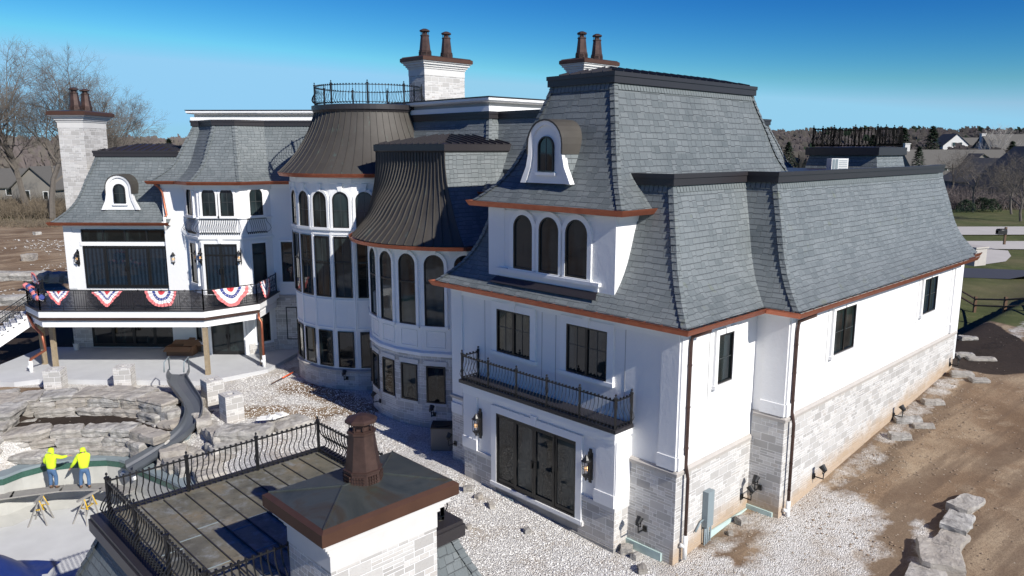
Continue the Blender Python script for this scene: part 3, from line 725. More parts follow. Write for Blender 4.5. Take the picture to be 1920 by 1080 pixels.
# lead apron below the bay, laid over the slates
mb = MB(); mb.face([W(7.9, -.02, 8.10), W(3.2, -.02, 8.10), W(3.05, -.24, 7.90), W(8.05, -.24, 7.90)]); mb.box(W(7.9, -.02, 8.09), (-VB, nB, VZ), (0, -.2, -.02), (4.7, 0, .02))
build('lead_apron', mb, M['fascia'], H)
def dormer(P, u, n, wb, wt, h, depth, parent):
    """arched dormer with flared sides and a barrel copper roof"""
    P = Vector(P); r = wt / 2; zs = h - r; body = MB(); k = 12
    L = [(-wb / 2, 0), (-wb / 2 + .10 * wb / 2.3, .16 * zs), (-r - .10, .42 * zs), (-r - .01, .72 * zs)] + [(-r * math.cos(math.pi * i / k), zs + r * math.sin(math.pi * i / k)) for i in range(k + 1)] + [(r + .01, .72 * zs), (r + .10, .42 * zs), (wb / 2 - .10 * wb / 2.3, .16 * zs), (wb / 2, 0)]
    X = lambda q, o: P + u * q[0] + VZ * q[1] + n * o
    body.face([X(q, .02) for q in L])
    for a, b in zip(L[:-1], L[1:]): body.face([X(a, .02), X(b, .02), X(b, -.1), X(a, -.1)])
    d = build('dormer', body, M['trim'], parent)
    mo = MB(); I = [(a * .80 if abs(a) > .1 else a, (b - zs) * .80 + zs if b > zs else b) for a, b in L]
    for (a, b, c, e) in zip(L[:-1], L[1:], I[1:], I[:-1]):
        mo.face([X(a, .13), X(b, .13), X(c, .10), X(e, .10)]); mo.face([X(a, .13), X(b, .13), X(b, 0), X(a, 0)]); mo.face([X(e, .10), X(c, .10), X(c, .02), X(e, .02)])
    build('arch_moulding', mo, M['trim'], d)
    br = MB(); A = [q for q in L[4:4 + k + 1]]; A = [(A[0][0] - .0, A[0][1] - .32)] + A + [(A[-1][0], A[-1][1] - .32)]
    A = [(a * 1.06, zs + (b - zs) * 1.06) for a, b in A]
    for a, b in zip(A[:-1], A[1:]): br.face([X(a, .16), X(b, .16), X(b, -depth), X(a, -depth)], smooth=False)
    for a, b in zip(A[:-1], A[1:]):
        a2, b2 = (a[0] * .93, zs + (a[1] - zs) * .93), (b[0] * .93, zs + (b[1] - zs) * .93); br.face([X(a, .16), X(b, .16), X(b2, .16), X(a2, .16)])
    build('barrel_roof', br, M['seam'], d)
    ck = MB()
    for sg in (-1, 1): ck = MB(); ck.box(P, (u, n, VZ), (sg * r - .03, -depth, 0), (sg * r + .03, -.02, zs)); build('cheek', ck, M['slate'], d)
    tb = MB(); ww = wt * .46; hh = h * .56
    win(parent, P + VZ * (h * .19) + n * .025, u, n, ww, hh, arch=True, surround=.0, mutx=(0,), mutz=(hh * .5,), fw=.045)
    tb.box(P, (u, n, VZ), (-ww / 2 - .1, 0, h * .19 - .13), (ww / 2 + .1, .12, h * .19 - .03)); build('sill', tb, M['trim'], d)
    return d
dormer(W(5.72, .30, 11.48), -VB, nB, 2.3, 1.55, 2.08, 1.5, H)

# ---- porch with railed balcony on the front of the wing
S0, S1, TP = 1.72, 8.92, -.72
mb = MB()
for a, b in ((S0, 3.3), (7.1, S1)): mb.box(W(a, 0), (VB, nB, VZ), (0, 0, 1.3), (b - a, -TP, 3.95))
mb.box(W(3.3, 0), (VB, nB, VZ), (0, 0, 3.26), (3.8, -TP, 3.95)); build('porch_wall', mb, M['stucco'], H)
for a, b in ((S0 - .02, 3.2), (7.2, S1 + .02)): mb = MB(); mb.box(W(a, 0), (VB, nB, VZ), (0, 0, -.6), (b - a, -TP + .03, 1.38)); build('stone_base', mb, M['stone'], H)
mb = MB()
for a, b in ((S0 - .07, 3.2), (7.2, S1 + .07)): mb.box(W(a, 0), (VB, nB, VZ), (0, 0, 1.38), (b - a, -TP + .08, 1.52))
mb.box(W(2.95, 0), (VB, nB, VZ), (0, 0, .45), (4.4, -TP + .12, .60)); build('stone_sill', mb, M['limestone'], H)
mb = MB(); mb.box(W(3.2, 0), (VB, nB, VZ), (0, 0, -.6), (4.0, -TP + .0, .45)); mb.box(W(S0, 0), (VB, nB, VZ), (-.04, 0, -.6), (S1 - S0 + .08, -TP + .06, .12)); build('foundation_block', mb, M['block'], H)
mb = MB(); mb.box(W(6.2, 0), (VB, nB, VZ), (0, -TP + .06, -.6), (2.75, -TP + .12, .24)); build('foundation_board', mb, M['membrane'], H)
for a in (S0 - .01, S1 - .74): pil(W(a, TP), VB, nB, .75, 1.52, 3.7, .07, .42)
TR.box(W(S0, 0), (VB, nB, VZ), (-.01, 0, 3.62), (S1 - S0 + .01, -TP + .09, 3.80)); TR.box(W(S0, 0), (VB, nB, VZ), (-.06, 0, 3.80), (S1 - S0 + .06, -TP + .15, 4.02))
TR.box(W(S0, -.0), (nB, nA, VZ), (0, 0, 1.52), (-TP + .05, .06, 3.7))
mb = MB(); mb.box(W(S0, 0), (VB, nB, VZ), (-.11, 0, 4.02), (S1 - S0 + .11, -TP + .20, 4.14)); bl = build('balcony', mb, M['fascia'], H)
railing([W(S0 - .02, -.02), W(S0 - .02, TP - .1), W(S1 + .02, TP - .1), W(S1 + .02, -.02)], 4.14, lambda p, d: Vector((d.y, -d.x, 0)) if (Vector((d.y, -d.x, 0))).dot(p.to_3d() - W(5.3, 0)) > 0 else Vector((-d.y, d.x, 0)), bl, h=.92, spacing=.15, posts=1.42)
dr = win(H, W(5.2, TP, .62), -VB, nB, 3.82, 2.66, panels=4, trimbuf=TR, surround=.26, key=True, fw=.06, name='door', label='four-panel sliding glass door under the railed balcony')
lantern(W(8.03, TP, 2.6), nB, H, 1.05); lantern(W(2.72, TP, 2.6), nB, H, 1.05)
downspout([W(-.5, .75, 7.5), W(-.5, .75, 7.38), W(-.15, .35, 7.2), W(-.13, .33, 6.9), W(-.13, .33, 3.2), W(-.22, .33, 2.8), W(-.22, .33, .9)], H, .055)
downspout([W(-1.65, 5.15, 7.5), W(-1.65, 5.15, 7.35), W(-1.3, 4.75, 7.15), W(-1.28, 4.72, 6.8), W(-1.28, 4.72, 4.1), W(-1.37, 4.72, 3.7), W(-1.37, 4.72, .95)], H, .055)
for P_, n_, s_ in ((W(1.0, -.06, .85), nB, VB), (W(-.5, 4.39, 1.3), nB, VB), (W(10.3, -.06, 1.0), nB, VB), (W(-.06, 3.95, .95), nA, VA), (W(-1.21, 6.9, 1.15), nA, VA), (W(-1.21, 14.4, 1.55), nA, VA), (W(-1.21, 21.5, 2.35), nA, VA)): flood(P_, n_, s_, H)
mb = MB(); mb.box(W(-.06, 1.5, 0), (VA, nA, VZ), (0, 0, .75), (.36, .2, 1.95)); ub = build('utility_box', mb, M['elec'], H)
mb = MB()
for i, x in enumerate((.05, .15, .25, .42)): mb.tube([W(-.16, 1.5 + x, .78 if i < 3 else 1.3), W(-.16, 1.5 + x - .05 * (i == 3), .2), W(-.2, 1.4 + x, -.1)], .028, 6)
mb.tube([W(-.12, 1.05, .75), W(-.12, 1.35, 1.0), W(-.12, 1.5, 1.0)], .03, 6); build('conduit', mb, M['elec'], ub)

# ---- main block M and its white parapet
Pm = st([(13.25, 4.4), (25, 4.4), (25, 26), (9, 26), (9, 5.0), (13.25, 5.0)])
mb = MB(); walls(mb, Pm, 0, 10.6); build('wall', mb, M['stucco'], H)
mansard('roof', Pm, 10.76, 14.03, H, 'slate', skip=edges_like(Pm, lambda m: stof(m)[1] > 25), fh=.33)
PL2 = ccw([(-21.7, 45.1), (-20.35, 45.1), (-19.05, 43.8), (-16.5, 43.8), (-15.2, 45.1), (-9, 45.1), (-9, 58), (-21.7, 58)])
mb = MB(); walls(mb, PL2, 0, 10.6, skip=edges_like(PL2, lambda m: m.y > 57)); build('wall', mb, M['stucco'], H)
mansard('roof', PL2, 10.77, 14.0, H, 'slate', skip=edges_like(PL2, lambda m: m.y > 57 or m.x > -9.1), fh=.33)
pp = [(1.5, 14.3), (1.44, 14.36), (1.44, 14.60), (1.62, 14.60)]; pq = [(1.62, 14.60), (1.62, 14.78)]; pr_ = [(1.62, 14.78), (1.34, 14.80), (1.26, 14.86), (1.26, 14.97), (2.0, 14.99)]
Pm2 = st([(13.25, 4.4), (25, 4.4), (25, 26), (13.25, 26)]); PL3 = ccw([(-21.7, 45.1), (-9, 45.1), (-9, 58), (-21.7, 58)])
for Pq, dz in ((Pm2, .0), (PL3, -.08)):
    mb = MB(); loft(mb, Pq, [(d, z + dz) for d, z in pp]); loft(mb, Pq, [(d, z + dz) for d, z in pr_]); p_ = build('parapet', mb, M['trim'], H)
    mb = MB(); loft(mb, Pq, [(d, z + dz) for d, z in pq]); build('parapet_band', mb, M['greytrim'], p_)
    mb = MB(); loft(mb, Pq, [(1.25, 14.985 + dz), (1.22, 14.985 + dz), (1.22, 15.03 + dz), (2.0, 15.05 + dz)]); cap(mb, Pq, 2.0, 15.05 + dz); build('parapet_flashing', mb, M['fascia'], p_)
chimney(Vector((-5.25, 46.3, 0)), VB, VA, .75, 1.5, 14, 17.85, H, pots=((0.0, -.85), (0.0, .75)), H=1.55, over=.36)
chimney(Vector((3.85, 47.4, 0)), VB, VA, .66, 1.3, 14, 17.85, H, pots=((0, -.75), (0, .65)), H=1.55, over=.34)

# ---- bay of the block at the left (three storeys)
def wY(x0, x1, z0, z1, y=45.1, **k): return win(H, Vector(((x0 + x1) / 2, y, z0)), VX, -VY, x1 - x0, z1 - z0, trimbuf=TR, **k)
wY(-18.72, -17.92, 8.8, 10.4, y=43.8, arch=True, surround=.15, mutx=(0,), mutz=(.8,), key=False, fw=.05); wY(-17.66, -16.88, 8.8, 10.4, y=43.8, arch=True, surround=.15, mutx=(0,), mutz=(.8,), key=False, fw=.05)
dd = win(H, Vector((-17.82, 43.8, 4.17)), VX, -VY, 1.95, 3.0, panels=2, trans=(2.35,), trimbuf=TR, surround=.15, key=True, name='door', glass='glassblue', label='glazed balcony door with a transom in the front of the three-sided bay')
dl = (VX - VY).normalized(); dr_ = (VX + VY).normalized()
for c, u_, n_, tg in ((Vector((-19.7, 44.45, 0)), dl, (-VX - VY).normalized(), 0), (Vector((-15.85, 44.45, 0)), dr_, (VX - VY).normalized(), 1)):
    win(H, c + VZ * 8.8, u_, n_, .8, 1.6, arch=True, surround=.15, mutx=(0,), mutz=(.8,), trimbuf=TR, fw=.05)
    win(H, c + VZ * 4.75, u_, n_, .85, 2.4, trans=(1.75,), surround=.13, trimbuf=TR)
    win(H, c + VZ * 1.15, u_, n_, .85, 2.0, surround=.13, trimbuf=TR)
wY(-14.68, -13.98, 4.72, 7.15, trans=(1.75,), surround=.14); wY(-14.6, -13.9, 1.12, 3.15, surround=.0)
win(H, Vector((-17.75, 43.8, .5)), VX, -VY, 1.95, 2.35, panels=2, trimbuf=TR, surround=.13, name='door', label='sliding door at patio level in the front of the three-sided bay')
def balconet(c, u, n, L, parent):
    a, b = c - u * L / 2, c + u * L / 2; n = n.normalized()
    mb = MB(); ax = (u, n, VZ)
    mb.box(c, ax, (-L / 2, .0, .80), (L / 2, .03, .83)); mb.box(c, ax, (-L / 2, 0, .02), (L / 2, .02, .05)); k = round(L / .13)
    for i in range(k + 1):
        f = i / k; p = a.lerp(b, f); e = min(1, min(i, k - i) * .5 + .35); dv = n + (u * (-.8 if i == 0 else .8 if i == k else 0))
        mb.tube([p + VZ * .82, p + VZ * .62 + dv * .05, p + VZ * .42 + dv * .19, p + VZ * .24 + dv * .24, p + VZ * .1 + dv * .16, p + VZ * .0 + n * .03], .013, 4, smooth=False)
        mb.box(p, ax, (-.02, 0, -.06), (.02, .05, .03))
    return build('balconet', mb, M['iron'], parent)
balconet(Vector((-17.8, 43.78, 7.78)), VX, -VY, 2.3, H); balconet(Vector((-19.72, 44.43, 7.78)), dl, (-VX - VY), 1.15, H); balconet(Vector((-15.83, 44.43, 7.78)), dr_, (VX - VY), 1.15, H)
lantern(Vector((-19.0, 43.8, 6.4)), -VY, H, .95); lantern(Vector((-16.72, 43.8, 6.4)), -VY, H, .95)
Pb = ccw([(-20.35, 45.1), (-19.05, 43.8), (-16.5, 43.8), (-15.2, 45.1), (-15.5, 46), (-20, 46)])
for z_, h_ in ((7.42, .14), (10.28, .3), (8.62, .08)): q = MB(); loft(q, Pb, [(-.02, z_), (-.10, z_ + .02), (-.10, z_ + h_), (-.02, z_ + h_ + .02)]); build('wall_band', q, M['trim'], H)
mb = MB(); loft(mb, Pb, [(-.06, -.3), (-.06, 1.15)], v0=-.3, skip=edges_like(Pb, lambda m: m.y > 45.3 or (m.y < 43.9))); 
build('stone_base', mb, M['stone'], H)
mb = MB(); mb.box(Vector((-15.2, 45.1, 0)), (VX, -VY, VZ), (-.1, 0, -.3), (5, .05, 3.75))
build('stone_base', mb, M['stone'], H)
mb = MB(); mb.box(Vector((-15.2, 45.1, 0)), (VX, -VY, VZ), (-.1, 0, 3.75), (5, .1, 3.9)); build('stone_cap', mb, M['stonecap'], H)

# ---- block at the far left with the big glass doors
PL1 = ccw([(-27.95, 45.3), (-18, 45.3), (-18, 53.5), (-27.95, 53.5)])
n0 = set(H.children)
mansard('roof', PL1, 8.3, 12.18, H, 'slate', skip=edges_like(PL1, lambda m: m.x > -18.1 or m.y > 53))
for q in [c for c in H.children if c not in n0]: clip(q, (-21.25, 0, 0), VX)
lowtop('metal_roof', ccw([(-27.95, 45.3), (-20, 45.3), (-20, 53.5), (-27.95, 53.5)]), 1.48, 12.52, .42, 1.9, H)
mb = MB(); walls(mb, ccw([(-27.95, 45.3), (-21.0, 45.3), (-21.0, 53.5), (-27.95, 53.5)]), 0, 8.2); build('wall', mb, M['stucco'], H)
wY(-26.87, -21.55, 7.12, 7.86, y=45.3, mull=(-1.33, 0, 1.33), surround=.0, fw=.06, label='transom window band above the wide sliding doors')
win(H, Vector((-24.2, 45.3, 4.27)), VX, -VY, 5.3, 2.58, panels=4, trimbuf=TR, surround=.0, name='door', fw=.09, glass='glassblue', label='wide four-panel sliding door opening onto the deck')
win(H, Vector((-24.2, 45.3, .55)), VX, -VY, 5.2, 2.4, panels=4, trimbuf=TR, surround=.0, name='door', fw=.09, label='four-panel sliding door in the shade under the deck')
TR.box(Vector((-27.0, 45.3, 6.86)), (VX, -VY, VZ), (0, 0, 0), (5.6, .05, .25)); pil((-27.95, 45.3, 0), VX, -VY, .5, 4.2, 8.0, .05, .0)
TR.box(Vector((-27.95, 45.3, 7.9)), (VX, -VY, VZ), (0, 0, 0), (6.6, .04, .25))
lantern(Vector((-27.22, 45.3, 6.1)), -VY, H, .95); lantern(Vector((-21.3, 45.3, 6.1)), -VY, H, .95)
for x_, w_ in ((-28.0, 1.2), (-21.55, 1.3)): mb = MB(); mb.box(Vector((x_, 45.3, -.3)), (VX, -VY, VZ), (0, 0, 0), (w_, .06, 3.4)); build('stone_base', mb, M['stone'], H)
dormer(Vector((-24.42, 45.52, 9.02)), VX, -VY, 2.3, 1.55, 2.08, 1.4, H)
chimney(Vector((-29.0, 50.2, 0)), VX, VY, .82, 1.35, 0, 15.0, H, pots=((0.0, -.6), (.05, .55)), H=1.45, over=.42)
downspout([Vector((-21.9, 44.75, 10.6)), Vector((-21.75, 44.95, 10.4)), Vector((-21.6, 45.0, 10.1)), Vector((-21.45, 45.0, 8.75)), Vector((-21.5, 44.8, 8.6))], H, .06, base='bright')

# ---- round towers
def arc(c, r, a0, a1, n): return [(c[0] + r * math.sin(R(a0 + (a1 - a0) * i / n)), c[1] - r * math.cos(R(a0 + (a1 - a0) * i / n))) for i in range(n + 1)]
def azd(a): return Vector((math.sin(R(a)), -math.cos(R(a)), 0))
CB = (-8.45, 41.95); RB = 4.3
PB = ccw(arc(CB, RB, -98, 94, 12) + arc(CB, RB, 130, 220, 3)); back = edges_like(PB, lambda m: m.y > CB[1] + 2)
mb = MB(); walls(mb, PB, 1.3, 11.2, skip=back); tw = H; build('round_tower', mb, M['stucco'], H, recalc=True)
mb = MB(); loft(mb, PB, [(-.07, -.5), (-.07, 1.25)], skip=back, v0=-.5); build('stone_base', mb, M['stone'], tw)
mb = MB(); loft(mb, PB, [(-.07, 1.25), (-.14, 1.25), (-.14, 1.36), (0, 1.42)], skip=back); build('stone_cap', mb, M['stonecap'], tw)
tb = MB(); loft(tb, PB, [(0, 10.95), (-.07, 10.97), (-.07, 11.2)], skip=back)
ap = RB * math.cos(R(8))
for a in (-74, -58, -42, -26, -10, 6, 22):
    n_ = azd(a); u_ = Vector((-n_.y, n_.x, 0)); c = Vector((CB[0], CB[1], 0)) + n_ * ap
    win(tw, c + VZ * 8.74, u_, n_, .87, 1.80, arch=True, mutx=(0,), mutz=(.85,), surround=.13, trimbuf=tb, fw=.05, key=True)
    win(tw, c + VZ * 5.18, u_, n_, .90, 3.12, trans=(1.8,), surround=.0, trimbuf=tb, fw=.05, mutx=(0,))
    win(tw, c + VZ * 1.5, u_, n_, .86, 1.9, surround=.0, trimbuf=tb, fw=.05)
    for x in (-.6, .52): tb.box(c, (u_, n_, VZ), (x, 0, 3.5), (x + .07, .035, 8.5))
    for z_ in (3.5, 4.98, 8.38): tb.box(c, (u_, n_, VZ), (-.56, 0, z_), (.56, .045, z_ + .09))
build('tower_trim', tb, M['trim'], tw)
PBc = ccw(arc(CB, RB, -180, 174, 60)[:-1])
PBc = ccw([(CB[0] + RB * math.cos(2 * math.pi * i / 60), CB[1] + RB * math.sin(2 * math.pi * i / 60)) for i in range(60)])
def smoothprof(L, n=4):
    out = []
    for i in range(len(L) - 1):
        p0, p1, p2, p3 = L[max(i - 1, 0)], L[i], L[i + 1], L[min(i + 2, len(L) - 1)]
        for k in range(n):
            f = k / n; out.append(tuple(.5 * (2 * p1[j] + (p2[j] - p0[j]) * f + (2 * p0[j] - 5 * p1[j] + 4 * p2[j] - p3[j]) * f * f + (3 * p1[j] - p0[j] - 3 * p2[j] + p3[j]) * f ** 3) for j in (0, 1)))
    return out + [L[-1]]
rp = smoothprof([(4.9, 11.42), (4.29, 12.02), (3.74, 12.74), (3.27, 13.56), (2.95, 14.35), (2.92, 14.55)], 3)
mb = MB(); loft(mb, PBc, [(RB - r, z) for r, z in rp], smooth=True); tr_ = build('tower_roof', mb, M['seam'], tw)
mb = MB()
for i in range(60):
    a = 2 * math.pi * i / 60; d = Vector((math.cos(a), math.sin(a), 0)); q = Vector((-d.y, d.x, 0)); c = Vector((CB[0], CB[1], 0))
    if d.y > .75: continue
    for (r0, z0), (r1, z1) in zip(rp[:-1], rp[1:]):
        for s_ in (-1, 1): mb.face([c + d * r0 + VZ * z0 + q * .014 * s_, c + d * (r0 + .03) + VZ * (z0 + .012) + q * .014 * s_, c + d * (r1 + .03) + VZ * (z1 + .012) + q * .014 * s_, c + d * r1 + VZ * z1 + q * .014 * s_])
        mb.face([c + d * (r0 + .03) + VZ * (z0 + .012) - q * .014, c + d * (r0 + .03) + VZ * (z0 + .012) + q * .014, c + d * (r1 + .03) + VZ * (z1 + .012) + q * .014, c + d * (r1 + .03) + VZ * (z1 + .012) - q * .014])
build('standing_seams', mb, M['seam'], tr_, recalc=False)
mb = MB(); loft(mb, PBc, [(RB - 2.95, 14.5), (RB - 3.0, 14.62), (RB - 3.05, 14.62), (RB - 3.05, 14.86), (RB - 2.7, 14.9)]); cap(mb, PBc, RB - 2.7, 14.9); build('fascia', mb, M['fascia'], tr_)
gutter('gutter', PBc, 11.42, tw)
mb = MB(); loft(mb, PBc, [(-.5, 11.25), (.1, 11.2)]); build('soffit', mb, M['trim'], tw)
railing([(CB[0] + 2.85 * math.cos(2 * math.pi * i / 36), CB[1] + 2.85 * math.sin(2 * math.pi * i / 36)) for i in range(36)], 14.9, lambda p, d: (p - Vector((CB[0], CB[1], 0))), tr_, h=.95, spacing=.17, posts=1.9, closed=True)

CS = (-2.85, 36.85); RS = 4.75
PS = ccw(arc(CS, RS, -134.6, 43.6, 11) + [W(11.9, 4.6).xy[:], W(20.5, 9).xy[:]])
bk = edges_like(PS, lambda m: stof(m)[1] > 6.5)
mb = MB(); walls(mb, PS, 3.6, 8.4, skip=bk); tw2 = H; build('round_tower', mb, M['stucco'], H)
mb = MB(); loft(mb, PS, [(-.05, -.5), (-.05, 3.62)], skip=bk, v0=-.5); build('stone_base', mb, M['stone'], tw2)
tb = MB(); loft(tb, PS, [(-.06, 3.62), (-.12, 3.64), (-.12, 3.78), (-.04, 3.84), (0, 3.84)], skip=bk); loft(tb, PS, [(0, 8.3), (-.06, 8.32), (-.06, 8.5)], skip=bk)
ap = RS * math.cos(R(8.1))
for a in (-110.3, -94.1, -77.9, -61.7, -45.5, -29.3, -13.1, 3.1):
    n_ = azd(a); u_ = Vector((-n_.y, n_.x, 0)); c = Vector((CS[0], CS[1], 0)) + n_ * ap
    win(tw2, c + VZ * 5.0, u_, n_, .92, 3.15, arch=True, trans=(1.9,), surround=.14, trimbuf=tb, fw=.05, key=True)
    win(tw2, c + VZ * 1.5 + n_ * .05, u_, n_, .88, 1.68, surround=.0, trimbuf=tb, fw=.06)
    for z_ in (4.0, 4.72): tb.box(c, (u_, n_, VZ), (-.45, 0, z_), (.45, .03, z_ + .03))
    for x in (-.45, .42): tb.box(c, (u_, n_, VZ), (x, 0, 4.0), (x + .03, .03, 4.75))
build('tower_trim', tb, M['trim'], tw2)
mb = MB()
for a in (-77.9, -61.7, -45.5, -29.3, -13.1): 
    n_ = azd(a); u_ = Vector((-n_.y, n_.x, 0)); c = Vector((CS[0], CS[1], 0)) + n_ * (ap + .06); mb = MB(); mb.box(c, (u_, n_, VZ), (-.53, 0, 3.2), (.53, .03, 3.42)); build('lintel', mb, M['limestone'], tw2); mb = MB(); mb.box(c, (u_, n_, VZ), (-.50, 0, 1.38), (.50, .06, 1.49)); build('window_sill', mb, M['limestone'], tw2)
# roof: round at the eave, square at the top, slate on the right-hand face
nE = 30; A0, A1 = -135, 3; zt = 12.5
er = 5.46; eave = [Vector((CS[0] + er * math.sin(R(A0 + (A1 - A0) * i / nE)), CS[1] - er * math.cos(R(A0 + (A1 - A0) * i / nE)), 8.6)) for i in range(nE + 1)]
c1, c2, c3 = W(13.5, 2.2, zt), W(18.6, 2.2, zt), W(18.6, 5.2, zt)
k1 = 7; topc = [c3.lerp(c2, i / k1) for i in range(k1)] + [c2.lerp(c1, i / (nE - k1)) for i in range(nE - k1 + 1)]
bp = smoothprof([(0, 0), (.383, .21), (.622, .41), (.852, .61), (.985, .84), (1, 1)], 3)
def tp(i, b, f): p = eave[i].lerp(topc[i], b); return Vector((p.x, p.y, 8.6 + (zt - 8.6) * f))
mb = MB()
for i in range(nE):
    for (b0, f0), (b1, f1) in zip(bp[:-1], bp[1:]): mb.face([tp(i, b0, f0), tp(i + 1, b0, f0), tp(i + 1, b1, f1), tp(i, b1, f1)], smooth=True)
tr2 = build('tower_roof', mb, M['seam'], tw2)
mb = MB()
for i in range(nE + 1):
    n_ = azd(A0 + (A1 - A0) * i / nE); q = Vector((-n_.y, n_.x, 0)) * .016; hh = n_ * .05 + VZ * .03
    for (b0, f0), (b1, f1) in zip(bp[:-1], bp[1:]):
        a, b = tp(i, b0, f0), tp(i, b1, f1)
        mb.face([a - q, b - q, b - q + hh, a - q + hh]); mb.face([a + q, b + q, b + q + hh, a + q + hh]); mb.face([a - q + hh, a + q + hh, b + q + hh, b - q + hh])
build('standing_seams', mb, M['seam'], tr2, recalc=False)
mb = MB(); e0 = eave[-1]; es, et = stof(e0.xy); kk = 0
vl = 0
for (b0, f0), (b1, f1) in zip(bp[:-1], bp[1:]):
    a, b = tp(nE, b0, f0), tp(nE, b1, f1); L1 = 7.5 - stof(a.xy)[1]; L2_ = 7.5 - stof(b.xy)[1]; dv = (b - a).length
    mb.face([a, a + VA * L1, b + VA * L2_, b], [(-L1, vl), (0, vl), (0, vl + dv), (-L2_, vl + dv)]); vl += dv
build('slate_face', mb, M['slate'], tr2)
Ptop = st([(13.5, 2.2), (18.6, 2.2), (18.6, 8.0), (13.5, 8.0)])
mb = MB(); loft(mb, Ptop, [(.0, zt - .03), (-.10, zt + .05), (-.10, zt + .33), (.2, zt + .36)]); loft(mb, Ptop, [(.02, zt - .25), (0.0, zt + .06)]); build('fascia', mb, M['fascia'], tr2)
lowtop('metal_roof', Ptop, -.08, zt + .34, .42, 2.1, tr2, seam=.42)
g = MB()
for i in range(nE):
    n0_, n1_ = azd(A0 + (A1 - A0) * i / nE), azd(A0 + (A1 - A0) * (i + 1) / nE); prf = [(0, -.17), (.13, -.17), (.2, .0), (.17, .0), (.1, -.12), (0, -.12)]
    for k in range(6):
        (a, z0), (b, z1) = prf[k], prf[(k + 1) % 6]; g.face([eave[i] + n0_ * a + VZ * z0, eave[i + 1] + n1_ * a + VZ * z0, eave[i + 1] + n1_ * b + VZ * z1, eave[i] + n0_ * b + VZ * z1])
g.box(eave[-1], (VA, -VB, VZ), (0, 0, -.17), (5, .16, -.02)); build('gutter', g, M['copper'], tw2)
g = MB(); g.face([e - VZ * .12 for e in eave] + [W(11.9, 4.4, 8.48)]); build('soffit', g, M['trim'], tw2)
for a, z_ in ((-10, .95), (8, .6)): flood(Vector((CB[0], CB[1], z_)) + azd(a) * 4.36, azd(a), Vector((math.cos(R(a)), math.sin(R(a)), 0)), tw)
for a, z_ in ((-55, .95), (-14, 1.0)): flood(Vector((CS[0], CS[1], z_)) + azd(a) * 4.82, azd(a), Vector((math.cos(R(a)), math.sin(R(a)), 0)), tw2)

# ---- far tower block with a square railing, and a rooftop unit
Pf = ccw([(16.2, 44.3), (20.3, 44.3), (21.6, 45.6), (21.6, 49.5), (20.3, 50.8), (16.2, 50.8)])
Pf = st([(15.6, 23.5), (15.6, 28.5), (20.6, 28.5), (20.6, 23.5)])
fx = lambda u, z: at(u, 275, 44.0)
FX = (16.2, 44.95, 19.14, 42.0, 22.12, 44.98)
Pf = ccw([(FX[0], FX[1]), (FX[2], FX[3]), (FX[4], FX[5]), (FX[0] + FX[4] - FX[2], FX[1] + FX[5] - FX[3])])
mb = MB(); walls(mb, Pf, 8, 12.3, d=.35); build('wall', mb, M['slate'], H)
mb = MB(); loft(mb, Pf, [(-.35, 10.6), (0, 11.3), (.2, 12.3)]); fr_ = build('roof', mb, M['slate'], H)
mb = MB(); loft(mb, Pf, [(.1, 12.28), (.02, 12.3), (.02, 12.72), (.5, 12.76)]); cap(mb, Pf, .5, 12.76); build('fascia', mb, M['fascia'], fr_)
railing([p for p in offs(Pf, .3)], 12.76, lambda p, d: (Vector((-d.y, d.x, 0)) if Vector((-d.y, d.x, 0)).dot(p - Vector((19.2, 45.0, 0))) > 0 else Vector((d.y, -d.x, 0))), fr_, h=1.0, spacing=.2, posts=1.25, closed=True, br=.022, m='ironflat')
mb = MB(); mb.box(at(1569, 319, 36.0) - VZ * .3, (VX, VY, VZ), (-.38, -.3, 0), (.38, .3, .84)); cu = build('rooftop_unit', mb, M['pvc'], H)
mb = MB(); c_ = at(1569, 319, 36.0) - VZ * .22
for i in range(7): mb.box(c_, (VX, VY, VZ), (-.04, -.312, .1 + i * .09), (.33, -.301, .13 + i * .09))
for x in (-.34, -.2): mb.box(c_, (VX, VY, VZ), (x, -.312, .05), (x + .11, -.301, .73))
build('grille', mb, M['elec'], cu)

# ---- deck, posts, stair
DZ = 4.15
PD = ccw([(-27.9, 40.95), (-26.0, 39.15), (-17.15, 39.3), (-14.9, 41.45), (-14.95, 45.05), (-28.3, 45.25)])
fb = edges_like(PD, lambda m: m.y > 45)
mb = MB(); cap(mb, PD, .02, DZ); loft(mb, PD, [(.02, DZ), (-.04, DZ), (-.04, DZ - .06), (.02, DZ - .06)], skip=fb); deck = build('deck', mb, M['fascia'], H)
mb = MB(); loft(mb, PD, [(0, DZ - .06), (0, DZ - .40), (.2, DZ - .40)], skip=fb); loft(mb, PD, [(.14, DZ - .38), (.14, DZ - .95), (.5, DZ - .95)], skip=fb); loft(mb, PD, [(.14, DZ - .62), (.12, DZ - .63), (.12, DZ - .66), (.14, DZ - .66)], skip=fb); cap(mb, PD, .5, DZ - .95); build('deck_fascia', mb, M['trim'], deck)
mb = MB(); sk = fb | edges_like(PD, lambda m: m.x > -15.2 or m.x < -28); loft(mb, PD, [(.0, DZ - .42), (.0, DZ - .56), (.12, DZ - .58), (.12, DZ - .42)], skip=sk); build('gutter', mb, M['agedcopper'], deck)
D_ = offs(PD, .1); pts = [D_[i] for i in range(len(PD))]; pts.sort(key=lambda p: 0)
order = [Vector(q) for q in ((-27.85, 42.6), (-27.75, 41.0), (-25.95, 39.27), (-17.2, 39.42), (-15.05, 41.5), (-15.1, 45.0))]
for a, b in zip(order[:-1], order[1:]): scroll_railing([a, b], DZ, deck)
